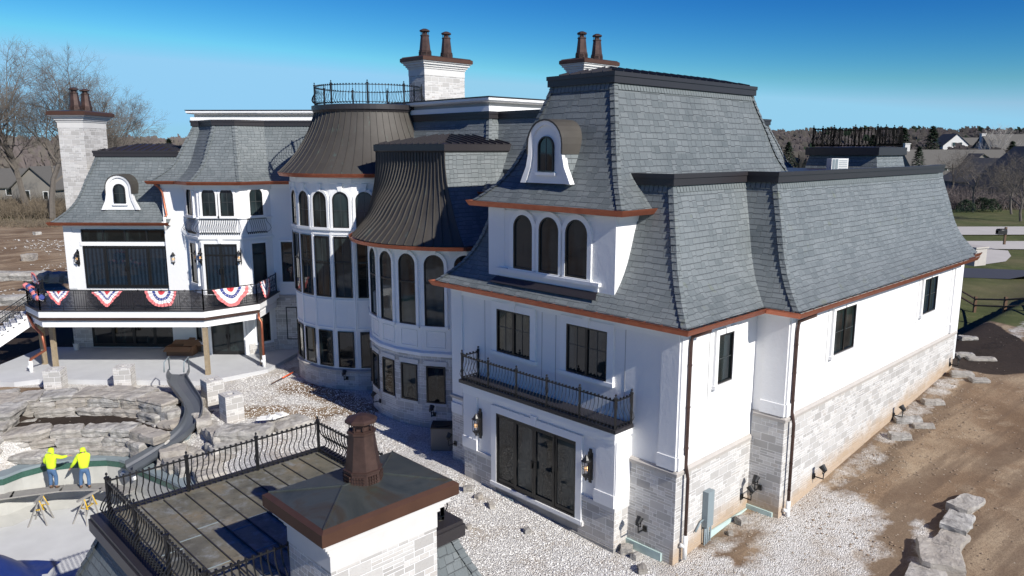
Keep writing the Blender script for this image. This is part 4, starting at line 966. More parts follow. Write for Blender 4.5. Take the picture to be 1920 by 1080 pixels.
for i, (x, y) in enumerate(((-17.3, 39.62), (-26.3, 40.6), (-27.5, 41.5), (-14.75 - .2, 40.9 + .6))):
    mb = MB(); mb.box(Vector((x, y, 0)), (VX, VY, VZ), (-.11, -.11, .4), (.11, .11, 3.22)); build('deck_post', mb, M['wood'], deck)
downspout([Vector((-14.93, 41.3, 3.6)), Vector((-14.9, 41.2, 3.3)), Vector((-14.75, 41.15, 3.1)), Vector((-14.72, 41.1, 1.15))], deck, .07, 'bright')
downspout([Vector((-27.8, 40.9, 3.6)), Vector((-27.1, 40.3, 3.0)), Vector((-26.6, 40.15, 2.6)), Vector((-26.5, 40.15, 1.7)), Vector((-27.2, 39.9, 1.25)), Vector((-27.25, 39.9, 1.1))], deck, .08, 'bright')
stp = MB(); dirs = Vector((-.78, -.62, 0)).normalized(); pd = Vector((.62, -.78, 0)).normalized(); o = Vector((-27.9, 42.5, 0))
for i in range(11):
    a = o + dirs * (i * .28) + VZ * (4.0 - i * .175); stp.box(a, (dirs, pd, VZ), (0, -.1, -.16), (.3, 1.5, 0)); stp.box(a, (dirs, pd, VZ), (.0, -.1, -.02), (.32, 1.52, .03))
ssl = (dirs * 3.1 - VZ * 1.93).normalized()
stair = build('stair', stp, M['trim'], H)
mb = MB()
for y in (-.1, 1.5): mb.box(o + VZ * 3.8, (ssl, pd, VZ), (0, y - .03, -.4), (3.6, y + .03, .1))
e_ = o + dirs * 3.1 + VZ * 2.05; mb.box(e_, (dirs, pd, VZ), (0, -.15, -.25), (2.2, 1.9, -.02))
mb.box(e_, (dirs, pd, VZ), (0, 1.72, -.55), (2.2, 1.9, -.25))
for a, b in ((0.0, 1.72), (1.35, 1.72), (.0, -.1)): mb.box(e_, (dirs, pd, VZ), (a, b, -1.8), (a + .32, b + .3, -.25))
build('stair_frame', mb, M['trim'], stair)
for y in (-.05, 1.45):
    a = o + pd * y + VZ * 3.9; b = o + pd * y + dirs * 3.1 + VZ * 1.98; scroll_railing([a, b], 0, stair, h=.95)
a = e_ + pd * 1.85; b = a + dirs * 2.1; scroll_railing([a, b], 0, stair, h=.95)
for o_ in (deck,):
    pass
# ================================================================== POOL HOUSE in the foreground
FH = thing('pool_house', 'foreground pavilion with a railed metal roof terrace, slate skirt and big stone chimney', 'pavilion', W(5, -10, 0))
FZ = 3.3
Pp = st([(2.02, -13.42), (8.42, -13.42), (8.42, -7.12), (2.02, -7.12)])
mb = MB(); cap(mb, Pp, .08, FZ); ft = build('roof_terrace', mb, M['flatroof'], FH)
mb = MB()      # standing seams run across the terrace, cross joints staggered
n_s = 11
for i in range(n_s):
    t = -13.4 + (i + .5) * 6.28 / n_s
    mb.box(W(2.1, t, FZ), (VB, VA, VZ), (0, -.012, 0), (6.1, .012, .035))
build('seam', mb, M['fascia'], ft)
mb = MB(); rr = random.Random(5)
for i in range(n_s - 1):
    t = -13.4 + (i + .5) * 6.28 / n_s
    for s in ((2.9 + (i % 2) * 1.1), (5.3 + (i % 3) * .35)): mb.box(W(s, t + .02, FZ), (VB, VA, VZ), (0, 0, 0), (.03, 6.28 / n_s - .04, .009))
build('cross_joint', mb, M['elec'], ft)
mb = MB(); loft(mb, Pp, [(-.28, FZ - .42), (-.28, FZ - .10), (-.24, FZ - .10), (-.24, FZ + .005), (.1, FZ + .005)]); loft(mb, Pp, [(.0, FZ - .45), (-.28, FZ - .42)]); build('fascia', mb, M['fascia'], FH)
pr = [(d - 1.62, z) for d, z in mprof(-.4, FZ - .38)]; pr = [(d, z) for d, z in pr]
mb = MB(); loft(mb, Pp, pr); rf = build('roof', mb, M['slatebig'], FH)
for i in range(4): hb = MB(); hips(hb, Pp, pr, {i}, wdt=.19, step=.3); build('hip_tiles', hb, M['slatebig'], rf, recalc=False)
gutter('gutter', offs(Pp, -1.62), -.4, FH)
mb = MB(); walls(mb, Pp, -3.2, -.5, d=-1.6); build('wall', mb, M['stucco'], FH)
railing([W(2.15, -7.25), W(8.28, -7.25), W(8.28, -13.28), W(2.15, -13.28), W(2.15, -11.4)], FZ + .02, lambda p, d: (Vector((-d.y, d.x, 0)) if Vector((-d.y, d.x, 0)).dot(p - W(5.1, -10)) > 0 else Vector((d.y, -d.x, 0))), ft, h=.95, spacing=.16, posts=1.9, belly=.24, br=.018)
railing([W(2.15, -7.25), W(2.15, -8.3)], FZ + .02, -VB, ft, h=.95, spacing=.16, posts=1.0, belly=.2)
cc = W(1.17, -10.2)
chimney(cc, VB, VA, .86, 1.32, -1.0, 5.5, FH, pots=((.1, .1),), H=1.5, over=.36, copperlip=.30, ps=1.14)

# ================================================================== POOL
PZ, PFZ = -1.0, -2.9
pit = [(-40, 27.6), (-23.2, 29.3), (-22.1, 29.75), (-21.8, 30.5), (-21.2, 31.15), (-20.29, 31.5), (-19.4, 31.72), (-18.78, 31.8), (-18.1, 31.65), (-17.4, 31.25), (-16.8, 30.8), (-15.9, 30.2), (-14.8, 29.5), (-13.6, 28.6), (-12.7, 27.2), (-12.0, 25), (-12.2, 21), (-13.2, 14), (-40, 10)]
PT = ccw(pit)
def inpoly(x, y, P):
    c = False
    for i in range(len(P)):
        a, b = P[i], P[i - 1]
        if (a[1] > y) != (b[1] > y) and x < (b[0] - a[0]) * (y - a[1]) / (b[1] - a[1]) + a[0]: c = not c
    return c
def dpoly(x, y, P):
    q = Vector((x, y)); best = 1e9
    for i in range(len(P)):
        a, b = P[i - 1], P[i]; ab = b - a; f = max(0, min(1, (q - a).dot(ab) / ab.length_squared)); best = min(best, (a + ab * f - q).length)
    return best
fl = MB(); cap(fl, PT, .0, PFZ); tag(build('pool_floor', fl, M['poolfloor']), kind='structure')
mb = MB(); loft(mb, PT, [(0.9, PFZ + .004), (.25, PFZ + .25), (.05, PFZ + .7), (0, PZ - .38)]); tag(build('pool_wall', mb, M['poolshell']), kind='structure')
mb = MB(); loft(mb, PT, [(-.005, PZ - .40), (.02, PZ - .40), (.02, PZ - .12), (-.005, PZ - .10)]); tag(build('pool_tile_band', mb, M['tile']), kind='structure')
mb = MB(); loft(mb, PT, [(.05, PZ - .12), (.05, PZ), (-.55, PZ + .02), (-.55, PZ - .2)]); tag(build('pool_coping', mb, M['elec']), kind='structure')
ledge = MB(); ledge.box(Vector((-26, 26.9, 0)), (Vector((.985, .17, 0)), Vector((-.17, .985, 0)), VZ), (0, 0, -2.6), (4.0, 3, -1.55)); tag(build('pool_ledge', ledge, M['poolshell']), kind='structure')
for k, (x, y) in enumerate(((-20.9, 31.18), (-17.9, 31.5), (-17.1, 31.0), (-23.0, 29.25))):
    q = Vector((x, y)); g = MB(); n_ = Vector((.1, -1, 0)).normalized() if k < 2 else Vector((-.5, -.85, 0)).normalized()
    g.tube([Vector((x, y, -1.6)) + n_ * -.2, Vector((x, y, -1.6)) + n_ * .13], .09, 12)
    tag(build('return_fitting', g, M['pvc']), ('white round pipe fitting in the pool wall left of the workers', 'white round pipe fitting in the pool wall right of the workers', 'white round pipe fitting in the pool wall nearest the slide', 'white round pipe fitting in the spa wall at the left edge')[k], 'fitting', 'white fittings in the pool wall')

# ================================================================== GROUND
def sm(a, b, x): x = max(0, min(1, (x - a) / (b - a))); return x * x * (3 - 2 * x)
def G(x, y):
    s, t = stof((x, y))
    right = (0 if t < 0 else t / 4.45 * .4 if t < 4.45 else .4 + (t - 4.45) / 17.55 * 1.7 if t < 22 else min(2.3, 2.1 + (t - 22) * .03))
    lf = sm(0, 9, s) * .3 - .06 * sm(1, -3, t)
    z = right * sm(3, 0, s) + lf * sm(0, 3, s) if s > 0 else right - .06 * sm(1, -3, t)
    z = max(z, -1)
    far_ = sm(60, 110, y); z = z * (1 - far_) + 2.3 * far_
    if x < 0 or s > 3: z = z * (1 - far_) + 1.6 * far_ if x < 0 else z
    # shallow ruts and lumps on the open soil
    if t > -2 or x > 6: z += .05 * noise.noise(Vector((x * .6, y * .6, 1))) * (s < -1.3)
    if -45 < x < -9.5 and y < 45 and y > 8:
        d = dpoly(x, y, PT); ins = inpoly(x, y, PT)
        if ins and True: return -4.2
        if d < .42: return -4.2
        if x < -12.5 or y < 31:
            zr = PZ + .02 + (sm(.7, 1.5, d) * .95 + sm(3.5, 4.1, d) * .66) if x < -15.6 else PZ - .02 + sm(.9, 3.2, d) * 1.2
            k = sm(6.5, 4.8, d); z = zr * k + min(z, .35) * (1 - k) if d < 6.5 else z
        else:
            k = sm(3.5, .6, d); z = z * (1 - k) + (-.9) * k
        if y > 34 and x > -28.8: z = max(z, .0) if y < 37.5 else max(z, .18)
    return z
xs = []; x = -900.0
def axis(lo, hi, n0, n1, step):
    L = [n0 + i * step for i in range(int((n1 - n0) / step) + 1)]; a = n0; s_ = step
    while a > lo: s_ *= 1.25; a -= s_; L.insert(0, a)
    a = L[-1]; s_ = step
    while a < hi: s_ *= 1.25; a += s_; L.append(a)
    return L
XS = axis(-1500, 1500, -34, 34, .45); YS = axis(-60, 2500, 8, 56, .45)
gm = MB(); vv = []; at_g = []; at_d = []; at_m = []
for y in YS:
    for x in XS: vv.append((x, y, G(x, y)))
nx = len(XS); ff = [(j * nx + i, j * nx + i + 1, (j + 1) * nx + i + 1, (j + 1) * nx + i) for j in range(len(YS) - 1) for i in range(nx - 1)]
me = bpy.data.meshes.new('ground'); me.from_pydata(vv, [], ff); ground = bpy.data.objects.new('ground', me); col.objects.link(ground); tag(ground, kind='structure')
ca = me.color_attributes.new('zones', 'FLOAT_COLOR', 'POINT')
def seg(x, y, pts):
    q = Vector((x, y)); best = 1e9
    for a, b in zip(pts[:-1], pts[1:]):
        a = Vector(a); b = Vector(b); ab = b - a; f = max(0, min(1, (q - a).dot(ab) / ab.length_squared)); best = min(best, (a + ab * f - q).length)
    return best
for i, v in enumerate(vv):
    x, y, z = v; s, t = stof((x, y))
    gr = 0
    if s > -2.2 and t < 1.2 and s < 9.8: gr = max(sm(-2.3, -.9, s) , sm(-1.8, -4, t) * .9)     # gravel in front of the wing
    if s >= 9: gr = 1.0
    gr = max(gr, .9 * sm(1.0, -1.0, t) * sm(-3.4, -1.5, s), .72 * sm(3.4, .6, seg(x, y, [(5.5, 18.5), (8.5, 21.0), (10.2, 24.2)])))
    gr = max(gr, .62 * sm(.95, .1, seg(x, y, [(11.0, 18.6), (12.2, 21.4), (12.9, 23.0)])))
    if t > .5 and s < 0: gr = max(gr, .50 * sm(1.2, .2, abs(s + (0 if t < 4.4 else 1.15) + .55)))
    br = 0
    if s > 9: br = max(.75 * sm(1.9, .3, seg(x, y, [(-12.2, 38.2), (-9.5, 36.6), (-7.7, 34.5)])), .68 * sm(2.0, .3, seg(x, y, [(-13.2, 34.6), (-9.5, 34.3)])), .9 * sm(1.6, .2, seg(x, y, [(-27.5, 37.2), (-25.6, 37.2)])), .5 * sm(1.2, .2, seg(x, y, [(-13.2, 41.5), (-12.5, 40.2)])))
    if x < -30 or y > 56 or (s > 9 and x > 2): gr = 0
    if x < -16.5 and y < 36.3 and y > 32 : gr = .0
    # mulch beds
    mu = max(sm(2.6, 1.4, seg(x, y, [(23.0, 37.0), (25.2, 41.0), (26.2, 45.0)])), sm(3.8, 2.4, seg(x, y, [(-36, 50), (-31, 49), (-30, 46)])))
    if -24.5 < x < -15 and 32.5 < y < 34.8: mu = .8
    gs = 0
    dr = (x * .62 + y * .36)
    gs = sm(34.5, 36.5, x * .80 + y * .30 - 3 * sm(60, 45, y) + 2.0) if y > 10 else 0
    if x < -8: gs = 0
    if x < -28 and 50 < y < 80: gs = .0
    if y > 62 and x > 15: gs = 1
    if y > 120 and x < 15: gs = .6
    if y > 110: gs = .85
    ds = max(.75 * sm(3.2, .8, seg(x, y, [(14.5, 14), (18.5, 21), (23.5, 29), (29, 37), (33, 44)])), .5 * sm(1.6, .3, seg(x, y, [(13, 27), (18, 33), (22, 38)])))
    ca.data[i].color = (max(0, gr - br), mu, gs, ds)
t = NT('ground_soil'); vc = t.n('ShaderNodeVertexColor'); vc.layer_name = 'zones'; sp = t.n('ShaderNodeSeparateColor'); t.l(vc.outputs[0], sp.inputs[0])
nz = t.noise(.9, 7, rough=.68); n2 = t.noise(.22, 5, dist=.6); n3 = t.noise(6, 6, rough=.7)
dirt = t.ramp(n2, [(.30, (.17, .105, .06)), (.44, (.31, .215, .135)), (.60, (.49, .38, .255)), (.76, (.35, .245, .16))])
dirt = t.mix(t.math('MULTIPLY', n3, .6), dirt, (.15, .105, .07)); dirt = t.mix(t.ramp(nz, [(.55, 0.0), (.72, .6)]), dirt, (.50, .41, .29))
g4 = t.noise(26, 5, rough=.75); dirt = t.mix(t.ramp(g4, [(.45, 0.0), (.68, .75)]), dirt, (.075, .052, .037)); dirt = t.mix(t.ramp(g4, [(.28, .6), (.40, 0.0)]), dirt, (.56, .47, .36))
# wheel ruts sweeping along the wing
mp = t.n('ShaderNodeMapping'); mp.inputs['Rotation'].default_value = (0, 0, R(-38)); t.l(t.obj(), mp.inputs[0])
wv = t.n('ShaderNodeTexNoise'); wv.inputs['Scale'].default_value = 1.0; wv.inputs['Detail'].default_value = 5
mp2 = t.n('ShaderNodeMapping'); mp2.inputs['Scale'].default_value = (.16, 1.6, 1); t.l(mp.outputs[0], mp2.inputs[0]); t.l(mp2.outputs[0], wv.inputs['Vector'])
dirt = t.mix(t.ramp(wv.outputs[0], [(.42, .6), (.55, 0.0)]), dirt, (.13, .09, .062))
vo = t.n('ShaderNodeTexVoronoi'); vo.inputs['Scale'].default_value = 24; t.l(t.obj(), vo.inputs['Vector'])
vo2 = t.n('ShaderNodeTexVoronoi'); vo2.inputs['Scale'].default_value = 20; t.l(t.obj(), vo2.inputs['Vector'])
bw = t.n('ShaderNodeRGBToBW'); t.l(vo.outputs['Color'], bw.inputs[0])
grav = t.ramp(bw.outputs[0], [(.2, (.52, .50, .46)), (.5, (.74, .72, .68)), (.8, (.84, .82, .78))])
grav = t.mix(t.ramp(vo.outputs['Distance'], [(.45, 0.0), (.75, .5)]), grav, (.30, .275, .24)); grav = t.mix(t.ramp(t.noise(.8, 6, rough=.7), [(.47, 0.0), (.66, .6)]), grav, (.42, .35, .27))
grass = t.ramp(t.noise(.5, 7, rough=.7), [(.3, (.052, .062, .024)), (.55, (.085, .10, .038)), (.75, (.14, .13, .06))])
grass = t.mix(t.ramp(t.noise(.07, 4), [(.45, 0.0), (.65, .55)]), grass, (.17, .14, .085))
mul = t.mix(n3, (.018, .014, .012), (.06, .045, .036))
def edge(ch, amt, lo, hi): return t.ramp(t.math('ADD', ch, t.math('MULTIPLY', t.math('SUBTRACT', nz, .5), amt)), [(lo, 0.0), (hi, 1.0)])
c = t.mix(edge(sp.outputs[2], .5, .4, .55), dirt, grass)
eg = edge(sp.outputs[0], 1.0, .40, .62)
c = t.mix(t.ramp(t.math('ADD', vc.outputs['Alpha'], t.math('MULTIPLY', t.math('SUBTRACT', nz, .5), 1.2)), [(.3, 0.0), (.75, .8)]), c, (.085, .062, .045)); c = t.mix(eg, c, grav); c = t.mix(edge(sp.outputs[1], .7, .42, .55), c, mul)
stn = t.n('ShaderNodeTexVoronoi'); stn.inputs['Scale'].default_value = 2.6; t.l(t.obj(), stn.inputs['Vector'])
c = t.mix(t.ramp(stn.outputs['Distance'], [(.05, .8), (.075, 0.0)]), c, (.50, .44, .36))
t.inp('Base Color', c); t.inp('Roughness', .95); t.inp('Specular IOR Level', .15)
hh = t.math('ADD', t.math('MULTIPLY', n3, .5), t.math('ADD', t.math('MULTIPLY', nz, 1.2), t.math('MULTIPLY', t.math('SUBTRACT', 1.0, vo.outputs['Distance']), eg)))
t.inp('Normal', t.bump(hh, .9, .05)); me.materials.append(t.mat)
for p in me.polygons: p.use_smooth = True
# loose stone chips
def chips(name, n, gen, r0, r1, mat, label):
    rnd = random.Random(11); mb = MB(); k = 0
    while k < n:
        q = gen(rnd)
        if q is None: continue
        x, y = q; z = G(x, y); 
        if z < -2: continue
        r = rnd.uniform(r0, r1); a = rnd.random() * 3; o = Vector((x, y, z + r * .25)); ca_, sa_ = math.cos(a) * r, math.sin(a) * r
        P6 = [o + Vector((ca_ * 1.2, sa_ * 1.2, 0)), o + Vector((-sa_, ca_, 0)), o + Vector((-ca_, -sa_, r * .1)), o + Vector((sa_, -ca_, 0))]; T = o + Vector((rnd.uniform(-.3, .3) * r, rnd.uniform(-.3, .3) * r, r * .65))
        for i in range(4): mb.face([P6[i], P6[(i + 1) % 4], T])
        k += 1
    return tag(build(name, mb, mat, recalc=False), label, 'gravel', kind='stuff')
def gA(r):
    s, t = r.uniform(-2.4, 9.8), r.uniform(-9, -.85)
    if s > 1.9 and t < -5.6: return None
    return W(s, t).xy[:]
def gB(r):
    x, y = r.uniform(-15.5, -5), r.uniform(29.5, 40.5)
    if y > 40.5 or (Vector((x, y)) - Vector(CS)).length < 4.9 or (Vector((x, y)) - Vector(CB)).length < 4.5: return None
    s, t = stof((x, y))
    return (x, y) if s > 9.5 and t > -9 else None
chips('gravel', 9000, gA, .015, .04, simple('chip_a', (.74, .73, .70), .9, nz=.2, nscale=9), 'white crushed stone spread in front of the porch')
chips('gravel', 8000, gB, .016, .042, bpy.data.materials['chip_a'], 'white crushed stone around the foot of the towers')
def gC(r): 
    t = r.uniform(-2, 22); s = -1.3 - abs(r.gauss(0, 1.6)) - (0 if t > 4.4 else -1)
    return W(s, t).xy[:]
chips('soil_stones', 900, gC, .012, .045, simple('chip_b', (.34, .27, .20), .9, nz=.4, nscale=9), 'small stones and clods in the brown soil beside the wing')
def gD(r):
    t = r.uniform(-3, 20); s = -1.8 - r.random() * 14
    q = W(s, t); n_ = noise.noise(Vector((q.x * .35, q.y * .35, 4)))
    return q.xy[:] if n_ > -.25 + r.random() * .5 and not (t < 4 and s > -6) else None
chips('soil_clods', 1300, gD, .015, .06, simple('clod', (.25, .185, .13), .95, nz=.5, nscale=9), 'dark clods of earth thrown up along the wheel ruts')
# patio slab
pt = ccw([(-30, 38.2), (-27.0, 38.05), (-26.0, 38.6), (-19.5, 38.5), (-16.9, 38.45), (-14.4, 40.7), (-13.6, 45.2), (-30, 45.3)])
mb = MB(); cap(mb, pt, 0, .5); loft(mb, pt, [(0, .5), (0, -.2)]); tag(build('patio', mb, M['concrete']), kind='structure')

# ================================================================== ROCKS
RC = [0]
def rockmesh(seed, l, d, h):
    """a split ledge block of real size: straightish faces, broken edges, bedding lines"""
    nx_, ny_, nz_ = max(2, min(8, round(l / .22))), max(2, min(6, round(d / .25))), 3; V = {}; F = []
    def vid(i, j, k): return V.setdefault((i, j, k), len(V))
    for i in range(nx_):
        for j in range(ny_):
            F.append((vid(i, j, 0), vid(i, j + 1, 0), vid(i + 1, j + 1, 0), vid(i + 1, j, 0))); F.append((vid(i, j, nz_), vid(i + 1, j, nz_), vid(i + 1, j + 1, nz_), vid(i, j + 1, nz_)))
    for k in range(nz_):
        for i in range(nx_): F.append((vid(i, 0, k), vid(i + 1, 0, k), vid(i + 1, 0, k + 1), vid(i, 0, k + 1))); F.append((vid(i, ny_, k), vid(i, ny_, k + 1), vid(i + 1, ny_, k + 1), vid(i + 1, ny_, k)))
        for j in range(ny_): F.append((vid(0, j, k), vid(0, j, k + 1), vid(0, j + 1, k + 1), vid(0, j + 1, k))); F.append((vid(nx_, j, k), vid(nx_, j + 1, k), vid(nx_, j + 1, k + 1), vid(nx_, j, k + 1)))
    P = [None] * len(V); S = Vector((seed * 3.7, seed * 1.3, 0)); rr = random.Random(seed); sk = rr.uniform(-.12, .12); tp_ = rr.uniform(-.08, .08)
    for (i, j, k), q in V.items():
        u, v, w_ = i / nx_ - .5, j / ny_ - .5, k / nz_ - .5; c = Vector((u * l, v * d, w_ * h))
        n1 = noise.noise_vector(c * 1.7 + S); n2 = noise.noise_vector(c * 5 + S); am = min(.06, .17 * min(l, d, h))
        edge_ = (abs(u) > .49) + (abs(v) > .49) + (abs(w_) > .49)
        c += n1 * am + n2 * am * .9
        if edge_ >= 2: c *= 1 - .035 * (edge_ - 1) * (1 + n1.x * 1.5)
        c.x += c.y * sk; c.z += c.x * tp_ * .5
        if 0 < k < nz_ : c.x *= 1 + .02 * (-1) ** k; c.y *= 1 + .04 * (-1) ** k
        P[q] = c
    me = bpy.data.meshes.new('rock'); me.from_pydata(P, [], F); me.materials.append(M['rock']); return me
def rock(x, y, z, l, d, h, rz, label, group, name='ledge_stone', cat='stone', tilt=0):
    RC[0] += 1; o = bpy.data.objects.new(name, rockmesh(RC[0], l, d, h)); col.objects.link(o)
    o.location = (x, y, z + h / 2); o.rotation_euler = (tilt, tilt * .6, rz); return tag(o, label, cat, group)
rnd = random.Random(21)
def course(path, z, h, l0, l1, depth, label, group, jit=.08):
    pts = [Vector(p) for p in path]; L = [0]
    for a, b in zip(pts[:-1], pts[1:]): L.append(L[-1] + (b - a).length)
    x = rnd.uniform(-.5, 0)
    while x < L[-1] - .2:
        l = rnd.uniform(l0, l1); m_ = min(max(x + l / 2, 0), L[-1] - .01)
        for k in range(1, len(L)):
            if m_ <= L[k]: break
        f = (m_ - L[k - 1]) / (L[k] - L[k - 1]); p = pts[k - 1].lerp(pts[k], f); e = (pts[k] - pts[k - 1]).normalized()
        rock(p.x, p.y + rnd.uniform(-jit, jit), z + rnd.uniform(-.03, .03), l * .965, depth * rnd.uniform(.9, 1.15), h * rnd.uniform(.93, 1.04), math.atan2(e.y, e.x) + rnd.uniform(-.05, .05), label, group, tilt=rnd.uniform(-.035, .035))
        x += l
low = [(-23.9, 31.2), (-22.5, 31.9), (-20.8, 32.3), (-19.3, 32.5), (-17.9, 32.4), (-16.9, 31.8)]
for i, (dz, dy) in enumerate(((0, 0), (.39, .13), (.78, .27))):
    course([(a, b + dy) for a, b in low], -1.02 + dz, .40, .9, 2.1, .95, 'grey ledge stone in the %s course of the lower tier, just behind the pool coping' % ('bottom', 'middle', 'top')[i], 'ledge stones, lower tier of the pool rock wall')
upp = [(-25.8, 33.2), (-24.0, 34.0), (-22.2, 34.6), (-20.4, 34.8), (-18.6, 34.5), (-17.2, 33.7)]
for i, (dz, dy) in enumerate(((0, 0), (.38, .15), (.74, .3), (1.06, .7))):
    course([(a, b + dy) for a, b in upp], -.38 + dz, .38 if i < 3 else .26, .8, 1.9 if i < 3 else 2.4, .9 if i < 3 else 1.5, 'grey ledge stone in the %s course of the upper tier, below the patio' % ('bottom', 'second', 'third', 'top')[i], 'ledge stones, upper tier of the pool rock wall')
# big overhanging slabs at the left edge, above the spa
for i, (x, y, z, l, d, h) in enumerate(((-25.2, 33.0, .42, 3.6, 1.9, .42), (-24.8, 32.2, .08, 3.0, 1.7, .40), (-24.6, 31.3, -.28, 3.2, 1.5, .36), (-24.3, 30.8, -.66, 2.8, 1.4, .38), (-26.3, 34.6, .5, 3.0, 1.8, .35), (-22.0, 31.35, -.98, 1.4, .9, .34))):
    rock(x, y, z, l, d, h, .15, ('wide flat slab at the left edge, topmost over the spa', 'long slab at the left edge, second from the top over the spa', 'long slab at the left edge, third from the top over the spa', 'dark undercut slab at the left edge right above the spa', 'pale slab at the left edge behind the overhanging ones', 'low stone wrapped in white foam at the pool corner')[i], 'slabs over the spa')
rr_ = [(-15.4, 33.9, .0, 1.3, .8, .5, -.9), (-14.9, 33.1, -.05, 1.5, .7, .55, -1.0), (-14.3, 32.6, -.35, 1.6, .8, .55, -.95), (-14.0, 32.2, -.75, 1.5, .8, .5, -.9), (-13.5, 31.5, -.1, 1.3, .8, .5, -.9), (-13.4, 31.2, -.6, 1.3, .9, .55, -.85),
       (-12.3, 31.5, .08, 2.3, 1.1, .5, .05), (-12.3, 31.2, -.35, 2.4, 1.1, .5, .03), (-12.4, 30.9, -.8, 2.5, 1.1, .5, 0), (-10.7, 32.6, .05, 1.7, 1.3, .45, .7), (-10.3, 32.7, -.3, 1.8, 1.2, .42, .7), (-10.0, 32.3, -.7, 1.9, 1.2, .45, .65),
       (-15.9, 34.6, .25, .9, .7, .5, .2), (-15.2, 35.6, .25, .8, .6, .45, .5), (-14.0, 34.4, .1, .9, 1.1, .35, .4),
       (-16.6, 33.9, .1, 1.1, .8, .45, 1.0), (-16.3, 33.3, -.25, 1.1, .8, .45, 1.1), (-16.3, 32.7, -.6, 1.1, .8, .45, .9), (-15.9, 33.5, -.6, .9, .7, .5, .3),
       (-15.4, 31.2, -.95, 1.1, .9, .7, .4), (-15.0, 30.7, -1.0, 1.2, .9, .5, .9), (-14.5, 31.6, -.95, 1.0, .7, .5, .1), (-14.3, 30.3, -1.05, 1.2, .9, .5, .6), (-13.5, 30.2, -1.0, 1.1, 1.0, .5, .2), (-13.2, 29.6, -1.05, 1.2, .9, .45, .7), (-15.6, 30.8, -1.1, .7, .6, .45, .2)]
lab = ['rough grey boulder in the stack right of the slide, near the paired stone piers', 'broad ledge block stacked behind the terrace railing', 'small grey boulder beside the slide chute', 'loose grey boulder between the slide foot and the terrace railing']
for i, (x, y, z, l, d, h, rz) in enumerate(rr_): rock(x, y, z, l, d, h, rz, lab[0] if i < 6 else lab[1] if i < 12 else lab[2] if i < 19 else lab[3], ('boulders right of the slide', 'ledge blocks behind the railing', 'boulders beside the slide', 'loose boulders by the slide foot')[0 if i < 6 else 1 if i < 12 else 2 if i < 19 else 3])
rock(-26.6, 36.4, .2, 1.5, 1.2, .25, .3, 'flat grey slab lying on the soil left of the stone pier', None)
def gat(u, v):
    z = .5
    for _ in range(12): p = at(u, v, z=z); z = G(p.x, p.y)
    return p
for i, (u, v, l, d, h, rz) in enumerate(((1812, 950, 1.5, .9, .5, .75), (1795, 985, 1.6, 1.0, .5, .7), (1782, 1018, 1.3, 1.0, .45, .9), (1762, 1050, 1.7, 1.5, .6, 1.0), (1735, 1092, 1.5, 1.3, .5, 1.1))):
    p = gat(u, v); rock(p.x, p.y, p.z - .15, l * .95, d * .78, h * .75, rz + (.18 if i % 2 else -.12), ('pale boulder at the far end of the curved row on the bare soil', 'second boulder from the far end of the curved row on the soil', 'middle boulder of the curved row on the soil', 'large boulder second nearest in the curved row on the soil', 'nearest boulder of the curved row at the bottom edge')[i], 'row of boulders on the soil', 'boulder', 'boulder')
for i, (x, y, z, l, d, h, rz) in enumerate(((15.4, 29.9, .75, 1.25, .65, .5, -.1), (16.4, 31.7, 1.0, 1.6, .8, .45, -.15), (17.1, 31.2, .95, 1.2, .7, .35, -.2), (18.8, 33.7, 1.3, 1.3, .7, .45, -.2), (21.9, 36.4, 1.6, 1.5, .9, .5, -.2), (23.0, 35.6, 1.6, 1.2, .8, .4, -.2), (23.2, 39.2, 1.8, 1.5, .7, .45, 0), (24.7, 38.7, 1.8, 2.0, .8, .4, -.15), (25.6, 42.8, 1.9, 1.4, .9, .45, 0))):
    p = gat(*((1687, 822), (1702, 790), (1732, 800), (1750, 757), (1803, 705), (1836, 715), (1806, 668), (1838, 675), (1813, 636))[i]); rock(p.x, p.y, p.z - .12, l * .66, d * .62, h * .66, rz, ['step stone nearest the middle flood light of the long wall', 'large step stone behind the nearest one along the long wall', 'low step stone leaning against the large one by the long wall', 'single step stone in the bare soil by the long wall', 'rounded step stone at the corner of the mulch bed nearest the wall', 'rounded step stone at the corner of the mulch bed farther from the wall', 'half hidden step stone beside the house in the mulch bed', 'long flat step stone in the middle of the mulch bed', 'farthest step stone at the top of the mulch bed'][i], 'stones stepping up beside the long wall', 'boulder', 'boulder')
for i, (u, v) in enumerate(((860, 808 + 170), (905, 915), (950, 948), (1040, 965), (1050, 1002), (968, 906))):
    pass
for i, (s, tt, r) in enumerate(((7.9, -1.5, .16), (7.2, -1.6, .13), (6.4, -1.7, .14), (6.9, -3.6, .16), (5.9, -3.2, .11), (4.4, -1.9, .13), (1.4, -.45, .2), (1.0, -.5, .14), (.4, -1.0, .16), (8.7, -5.2, .2), (-.4, 3.4, .17), (-.5, 2.6, .1))):
    p = W(s, tt); rock(p.x, p.y, G(p.x, p.y) - .03, r * 2, r * 1.6, r * 1.4, i, 'small round tan cobble lying on the white gravel or beside the foundation', 'tan cobbles by the porch and wing', 'cobble', 'cobble')

